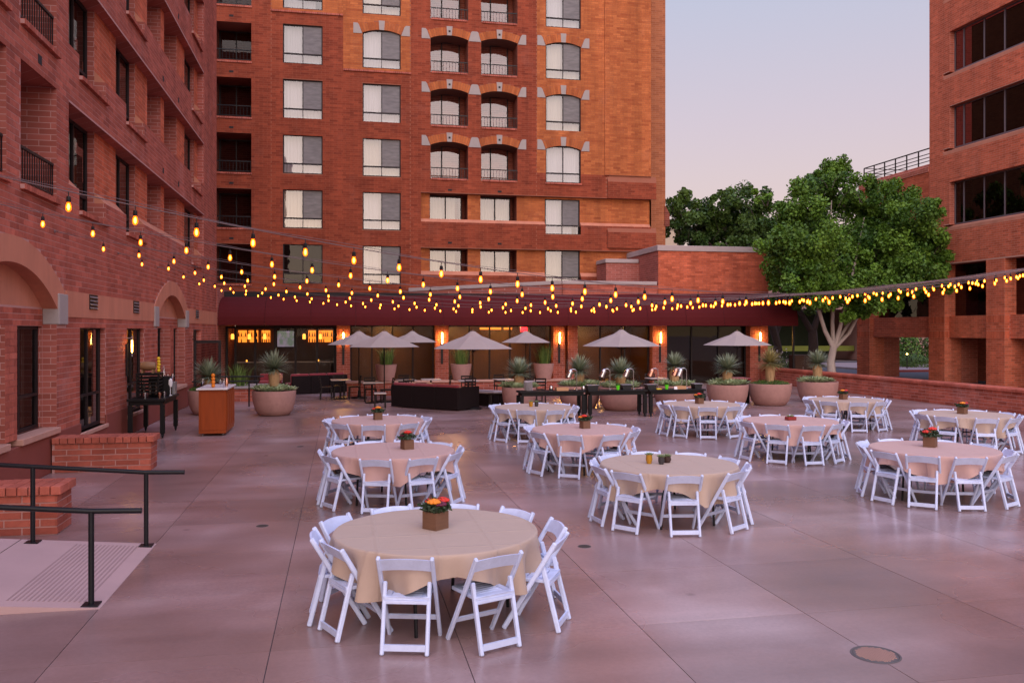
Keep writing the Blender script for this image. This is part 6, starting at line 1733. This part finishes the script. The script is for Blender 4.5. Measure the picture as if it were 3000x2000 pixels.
for u, v, l in ((4.95, 27.6, 'small dark side table right of the near sofa'), (1.25, 28.7, 'small dark side table left of the near sofa')):
    t = thing('side_table', l, 'table', (u, v, 0), 0, 'small dark side tables'); q = MB(); q.bounds(-.2, .2, -.2, .2, .46, .5); part(t, 'tabletop', q, 'table_pale' if u < 2 else 'wicker_dark', bevel=.006)
    for x in (-.17, .17):
        for y in (-.17, .17): q = MB(); q.bounds(x - .02, x + .02, y - .02, y + .02, 0, .46); part(t, 'leg', q, 'chair_dark')

# ================================================================== terrace dining sets
def dining_proto():
    t = thing('dining_table', 'x', 'table'); q = MB(); q.bounds(-.36, .36, -.36, .36, .71, .74); part(t, 'tabletop', q, 'table_pale', bevel=.006)
    q = MB(); q.lathe([(.24, 0), (.24, .02), (.04, .05), (.035, .71)], 16); part(t, 'pedestal', q, 'chair_dark', True)
    c = thing('dining_chair', 'x', 'chair')
    for x in (-.19, .19):
        q = MB(); q.bar((x, .2, 0), (x, .18, .44), .035, .035); part(c, 'leg', q, 'chair_dark'); q = MB(); q.bar((x, -.22, 0), (x, -.18, .45), .035, .035); q.bar((x, -.18, .45), (x, -.25, .88), .035, .03); part(c, 'leg', q, 'chair_dark')
    q = MB(); q.bounds(-.21, .21, -.2, .21, .44, .48); part(c, 'seat', q, 'chair_dark', bevel=.006)
    for k in range(3): q = MB(); z = .60 + k * .11; q.bounds(-.172, .172, -.225 - .018 * k, -.205 - .018 * k, z, z + .06); part(c, 'back_slat', q, 'chair_dark')
    return t, c
dt, dc = dining_proto(); first = [True, True]
def place(p, i, loc, rz, label, group):
    if first[i]: first[i] = False; p.location = loc; p.rotation_euler = (0, 0, rz); p['label'] = label; p['group'] = group; return p
    return dup(p, loc, rz, label, group)
DT = [(-.05, 32.6, 'left of the first umbrella pole', 'bar', (0, 1, 2)), (1.05, 30.6, 'under the second umbrella', '2', (0, 1)), (2.35, 31.9, 'under the third umbrella', '3', (1, 3)), (3.3, 32.2, 'left of the middle reed planter', '4', (0, 2)), (4.55, 31.0, 'behind the near sofa', '5', (1, 3)),
      (6.0, 31.6, 'right of the middle reed planter', '6', (0, 1)), (6.85, 30.2, 'behind the left buffet table', '7', (1, 3)), (9.35, 29.3, 'behind the middle buffet heat lamps', '8', (0, 2)), (11.9, 31.2, 'in front of the shaded bay', '9', (1, 2))]
for u, v, l, k, cs in DT:
    rz = rnd.uniform(-.1, .1)
    place(dt, 0, (u, v, 0), rz, 'square pale-topped dining table ' + l, 'terrace dining tables')
    for c in cs:
        a = c * math.pi / 2 + rz; x, y = u + .52 * math.cos(a), v + .52 * math.sin(a)
        place(dc, 1, (x, y, 0), a + math.pi / 2, 'dark slatted dining chair ' + ['right of', 'behind', 'left of', 'in front of'][c] + ' the table ' + l, 'dark terrace dining chairs')
for u, v, l in ((2.5, 31.95, 'third umbrella'), (9.3, 29.3, 'widest umbrella')):
    t = thing('candle_glass', 'amber candle glass on the table under the ' + l, 'candle', (u, v, .74), 0, 'amber table candles'); q = MB(); q.lathe([(.045, 0), (.05, .10), (.047, .10), (.04, .01)], 14); part(t, 'glass', q, 'pot_mustard', True)
t = thing('dark_box', 'dark covered box between two planters at the right', 'box', (13.62, 28.1, 0)); q = MB(); q.bounds(-.35, .45, -.3, .3, 0, .82); part(t, 'body', q, 'wicker_dark', bevel=.01); q = MB(); q.bounds(-.4, .5, -.35, .35, .82, .90); part(t, 'cushion', q, 'cushion_red', bevel=.02)

# ================================================================== string lights
APEX = Vector((16.9, 18.3, 4.12))
WALLV = [7.8, 12.3, 16.9, 21.4, 25.8, 30.4, 34.9]
sock = MB(); sock.lathe([(.005, .0), (.005, -.045), (.020, -.05), (.023, -.095), (.018, -.105)], 8); sock_me = sock.mesh('socket', 'black_paint', True)
bul = MB(); bul.lathe([(.014, -.10), (.022, -.125), (.029, -.152), (.025, -.178), (.013, -.194), (0, -.198)], 10, m=0); bul.lathe([(.0, -.115), (.010, -.13), (.013, -.150), (.009, -.172), (0, -.182)], 8, m=1); bulb_me = bul.mesh('bulb', ['bulb_glass', 'bulb_core'], True)
names = ['nearest', 'second nearest', 'third nearest', 'middle', 'third farthest', 'second farthest', 'farthest']
for i, wv in enumerate(WALLV):
    A = Vector((UW + .02, wv, 4.36)); L = (APEX - A).length
    st = building('string_light', 'string of warm bulbs fanning across the plaza, %s of seven' % names[i], 'string lights', A, 'festoon strings over the plaza')
    sag = [1.05, 1.0, .98, .95, .95, .95, .95][i]
    P = lambda t: A.lerp(APEX, t) + Vector((0, 0, -sag * 4 * t * (1 - t)))
    q = MB(); q.tube([P(k / 60) for k in range(61)], .006, 6, cap=False); q.tube([P(k / 60) + Vector((0, 0, .022 + .012 * math.sin(k))) for k in range(61)], .003, 5, cap=False); part(st, 'cable', q, 'cable_grey', True)
    q = MB(); q.lathe([(.03, 0), (.03, .02), (.012, .03), (.012, .07)], 10, tuple(A - Vector((.02, 0, 0))), ax='x'); part(st, 'wall_hook', q, 'chrome')
    n = int(L / .61); off = .35 + (i * .23) % .5
    for k in range(n):
        d = off + k * .61
        if d > L - .1: break
        p = P(d / L)
        s = obj('socket', sock_me, st, p); b = bpy.data.objects.new('bulb', bulb_me); COL.objects.link(b); b.parent = s
pole = building('light_pole', 'slim dark pole at the right that gathers all the light strings', 'pole', (APEX.x, APEX.y, 0))
q = MB(); q.tube([(APEX.x, APEX.y, 0), (APEX.x, APEX.y, 4.3)], .05, 12); part(pole, 'shaft', q, 'black_paint', True)
q = MB(); q.lathe([(.18, 0), (.18, .02), (.06, .04)], 16, (APEX.x, APEX.y, 0)); part(pole, 'base', q, 'black_paint')

# ================================================================== trees and shrubs beyond the wall
def at_px(x, y, v):
    a = (x - 1176) / F_; d = Vector((S_ + a * C_, C_ - a * S_, -(y - 760) / F_)); return Vector((0, 0, CAMH)) + d * (v / d.y), v / d.y
def tree(name, label, base, limbs, lumps, v0, mt, bark, n_per, size, seed, trunk_r):
    rs = np.random.RandomState(seed); np.random.seed(seed); r = random.Random(seed)
    t = building(name, label, 'tree', base, None)
    q = MB()
    for pts, rad in limbs: q.tube(pts, rad, 9)
    part(t, 'trunk', q, bark, True)
    q = MB()
    for (x, y, rp) in lumps:
        for k in range(3):
            b0, Y0 = at_px(x + r.uniform(-.2, .2) * rp, y + .6 * rp, v0 + r.uniform(-1.5, 1.5)); a_ = r.uniform(0, 6.28); L_ = rp * Y0 / F_ * r.uniform(.8, 1.25)
            m_ = b0 + Vector((math.cos(a_) * .3, math.sin(a_) * .3, .6)) * L_ * .6; q.tube([b0, m_, m_ + Vector((math.cos(a_) * .6, math.sin(a_) * .6, .5)) * L_ * .6], [.016, .010, .004], 4)
    part(t, 'twigs', q, 'bark_dark', kind='stuff')
    C = []; T = []; S = []
    for (x, y, rp) in lumps:
        c, Y = at_px(x, y, v0 + r.uniform(-2.2, 2.2)); rm = rp * Y / F_
        m = int(n_per * (rp / 60.0) ** 2)
        # sub-clumps on the lump
        k = max(6, int(16 * (rp / 60.0) ** 2))
        d = rs.normal(size=(k, 3)); d /= np.linalg.norm(d, axis=1)[:, None]
        sub = np.array(c) + d * rm * (.55 + .5 * rs.rand(k, 1)) * np.array([1, 1, .85]); sr = rm * (.22 + .25 * rs.rand(k))
        w = rs.randint(0, k, m); dd = rs.normal(size=(m, 3)); dd /= np.linalg.norm(dd, axis=1)[:, None]
        C.append(sub[w] + dd * (sr[w] * rs.rand(m) ** .45)[:, None]); st = rs.rand(k) * .72
        T.append(np.clip(st[w] - .08 + .36 * rs.rand(m), 0, 1)); S.append(size * (.6 + .8 * rs.rand(m)))
    C, T, S = np.concatenate(C), np.concatenate(T), np.concatenate(S)
    obj('crown', leaf_mesh('crown', mt, C, S, normals=np.tile([0, -.25, .45], (len(C), 1)), aspect=.62, tint=T, spread=1.1), t)
    return t
def P3(x, y, v): return tuple(at_px(x, y, v)[0])
B1 = (22.4, 36.0, 0.0)
limbs1 = [([(22.4, 36, -.05), P3(1908, 830, 36), P3(1915, 795, 36)], [.24, .18, .16]),
          ([P3(1915, 800, 36), P3(1895, 760, 36), P3(1880, 710, 35.7), P3(1865, 640, 35.5), P3(1850, 560, 35.5)], [.12, .095, .08, .06, .02]),
          ([P3(1914, 795, 36), P3(1912, 740, 36.2), P3(1915, 690, 36.4), P3(1905, 560, 36.4), P3(1910, 460, 36.4)], [.11, .085, .075, .06, .02]),
          ([P3(1917, 795, 36), P3(1930, 750, 35.9), P3(1942, 700, 35.8), P3(1965, 600, 35.6), P3(1985, 500, 35.6)], [.12, .09, .08, .06, .02]),
          ([P3(1919, 797, 36), P3(1950, 765, 36.1), P3(1976, 715, 36.3), P3(2020, 640, 36.5), P3(2080, 560, 36.6)], [.10, .085, .07, .05, .02]),
          ([P3(1919, 790, 36), P3(1945, 750, 36.5), P3(1985, 690, 37), P3(2040, 600, 37.4)], [.08, .065, .05, .02])]
lum1 = [(1900, 672, 40), (1945, 680, 42), (1985, 690, 36), (2150, 560, 40), (2165, 640, 40), (2120, 590, 55), (1830, 640, 50), (2000, 640, 60), (1905, 405, 45), (1935, 440, 60), (1870, 430, 48), (1830, 465, 55), (1800, 520, 52), (1850, 540, 80), (1930, 520, 85), (2010, 510, 75), (2065, 455, 45), (2040, 470, 50), (2075, 520, 70), (2120, 540, 55), (2050, 590, 85), (1960, 610, 95), (1870, 620, 80), (1800, 600, 55), (2100, 620, 60), (2150, 620, 42), (2000, 665, 55), (1920, 675, 55), (1850, 670, 45), (1760, 455, 30), (2135, 480, 30), (2175, 600, 30), (2060, 655, 40), (1800, 660, 42), (1885, 690, 42), (1960, 700, 40), (2030, 690, 38), (2100, 665, 38), (1800, 590, 40), (1835, 590, 60), (1900, 580, 75), (2000, 580, 75), (2090, 570, 60), (1980, 440, 45), (1800, 560, 50)]
tree('shade_tree', 'large leafy tree with a pale forked trunk behind the parapet wall', B1, limbs1, lum1, 36, 'leaf_tree', 'bark_pale', 4600, .14, 21, .3)
B2 = (27.3, 46, 0)
limbs2 = [([(27.3, 46, -.05), P3(1868, 790, 46), P3(1866, 760, 46)], [.36, .28, .26]), ([P3(1866, 765, 46), P3(1840, 720, 46), P3(1810, 690, 46), P3(1780, 600, 46)], [.2, .15, .13, .05]), ([P3(1866, 765, 46), P3(1885, 710, 46), P3(1890, 640, 46), P3(1850, 560, 46)], [.2, .16, .12, .05])]
lum2 = [(1800, 540, 60), (1850, 560, 60), (1750, 520, 60), (1780, 620, 50), (1860, 640, 50), (1830, 690, 40), (1730, 470, 50), (1710, 540, 50)]
tree('dark_tree', 'darker tree with a black trunk between the restaurant and the pale tree', B2, limbs2, lum2, 46, 'leaf_tree_dark', 'bark_dark', 2400, .20, 22, .3)
B3 = (24.6, 49, 0)
limbs3 = [([(24.6, 49, -.05), P3(1788, 800, 49), P3(1778, 760, 49), P3(1740, 640, 49), P3(1690, 560, 49)], [.36, .3, .26, .18, .05]), ([P3(1780, 770, 49), P3(1800, 720, 49), P3(1840, 690, 49), P3(1860, 660, 49)], [.2, .15, .12, .05]), ([P3(1745, 650, 49), P3(1650, 580, 49), P3(1590, 520, 49)], [.16, .1, .03])]
lum3 = [(1550, 500, 30), (1590, 520, 45), (1700, 470, 50), (1660, 500, 50), (1720, 530, 50), (1620, 500, 45), (1575, 480, 42), (1560, 520, 38), (1610, 480, 40), (1630, 520, 55), (1690, 500, 55), (1680, 550, 55), (1600, 550, 45), (1740, 560, 45), (1650, 470, 30), (1640, 560, 50), (1545, 470, 20), (1730, 500, 45)]
tree('olive_tree', 'olive green tree rising behind the brick roof block', B3, limbs3, lum3, 49, 'leaf_tree_dark', 'bark_dark', 2600, .20, 23, .3)
def bush(u, v, z, rx, rz_, n, label, mt='leaf_cover', size=.12, flowers=None, seed=0):
    rs = np.random.RandomState(seed); np.random.seed(seed); d = rs.normal(size=(n, 3)); d /= np.linalg.norm(d, axis=1)[:, None]; d[:, 2] = np.abs(d[:, 2])
    c = d * (rs.rand(n, 1) ** .35) * np.array([rx, rx, rz_]) * (1 + .18 * np.sin(7 * d[:, :1] + 5 * d[:, 1:2]))
    t = thing('shrub', label, 'shrub', (u, v, z)); obj('foliage', leaf_mesh('foliage', mt, c, size, aspect=.5), t)
    q = MB(); q.tube([(0, 0, 0), (0, 0, rz_ * .5)], .04, 6); part(t, 'stem', q, 'bark_dark')
    if flowers:
        w = rs.rand(n) < .12; me = leaf_mesh('flowers', 'petal_pale', c[w] * 1.05, .10, aspect=.9); obj('flowers', me, t)
bush(23.9, 44.0, 0, 1.3, 1.35, 2600, 'white flowering shrub under the dark trees', flowers=True, seed=1)
bush(22.0, 43.2, 0, 1.0, 1.0, 1500, 'dark shrub at the right end of the awning', seed=2)
bush(38.3, 52.0, .1, 1.6, 1.1, 1800, 'low green shrub across the road, seen between the piers', seed=3); bush(41.0, 56.4, .1, 1.5, 3.4, 3000, 'tall green bush across the road, seen between the piers', 'leaf_tree', .2, seed=4); bush(43.6, 57, .1, 1.4, 3.2, 2000, 'second tall bush across the road, at the right pier', 'leaf_tree_dark', .2, seed=5)
ub = building('utility_cabinet', 'brown metal utility cabinet beyond the wall', 'cabinet', (22.9, 39.6, 0))
q = MB(); q.bounds(22.4, 23.5, 39.4, 40.0, 0, 1.35); part(ub, 'body', q, 'pot_brown', bevel=.01)
for a in (22.43, 22.97): q = MB(); q.bounds(a, a + .5, 39.385, 39.4, .08, 1.28); dr = part(ub, 'door', q, 'wood_panel', bevel=.003); q = MB(); q.bounds(a + .4, a + .43, 39.37, 39.385, .6, .75); part(dr, 'handle', q, 'steel_grey')

# ================================================================== buildings behind
pk = building('pink_building', 'pink stucco building with a dark garage opening behind the trees', 'building', (40, 70, 0))
q = MB(); q.bounds(22, 30.5, 66, 78, 0, 8.5); q.bounds(30.5, 52, 66, 78, 4.4, 8.5); q.bounds(44.5, 62, 66.5, 78, 0, 4.4); part(pk, 'wall', q, 'stucco_pink')
q = MB(); q.quad((30.5, 72, 0), (44.5, 72, 0), (44.5, 72, 4.4), (30.5, 72, 4.4)); part(pk, 'garage_back', q, 'garage_back_dark')  # near-black flat sheet closing the garage opening
q = MB(); q.bounds(33, 44.4, 68, 68.3, .8, 1.25); part(pk, 'garage_rail', q, 'lime_wall')
for x0, x1, z0, z1 in ((24.2, 26.8, 1.6, 3.0), (32.5, 35.0, 5.6, 7.2), (37, 39.5, 5.6, 7.2), (42, 44.5, 5.6, 7.2)):
    q = MB(); q.bounds(x0, x1, 65.95, 66.02, z0, z1); w = part(pk, 'window', q, 'glass_dark'); q = MB(); q.bounds(x0 - .15, x1 + .15, 65.8, 66.0, z0 - .16, z0); part(w, 'sill', q, 'counter_white')
q = MB(); q.bounds(41.5, 43.6, 65.9, 65.98, 4.9, 6.5); lv = part(pk, 'louvre_vent', q, 'counter_white')
for k in range(7): q = MB(); q.bounds(41.6, 43.5, 65.86, 65.9, 5.0 + k * .21, 5.1 + k * .21); part(lv, 'slat', q, 'steel_grey')
cr = building('cream_building', 'cream building sliver behind the tower corner', 'building', (26, 75, 0))
q = MB(); q.bounds(20, 30.5, 74, 84, 0, 12); part(cr, 'wall', q, 'stucco_cream')
q = MB(); q.bounds(28.0, 29.0, 73.9, 73.98, 8.5, 11.2); part(cr, 'window', q, 'glass_dark')
far = building('far_building', 'reddish building across the road seen between the piers', 'building', (60, 75, 0))
q = MB(); q.bounds(62.1, 90, 70, 82, 0, 12); part(far, 'wall', q, 'stucco_pink')
for k in range(5): q = MB(); q.bounds(64 + k * 5, 66.5 + k * 5, 69.95, 70.02, 1.2, 3.6); part(far, 'window', q, 'glass_dark')
for u, v, z, l in ((30.2, 45.2, 1.9, 'small glowing garden lamp near the pale tree trunk'), (36.2, 49.6, 1.0, 'small glowing path lamp seen between the piers')):
    t = thing('garden_lamp', l, 'lamp', (u, v, 0), 0, 'small garden lamps'); q = MB(); q.tube([(0, 0, 0), (0, 0, z)], .03, 8); part(t, 'post', q, 'black_paint'); q = MB(); q.sphere((0, 0, z + .05), .055, 10, 6); part(t, 'globe', q, 'lantern_glow', True)
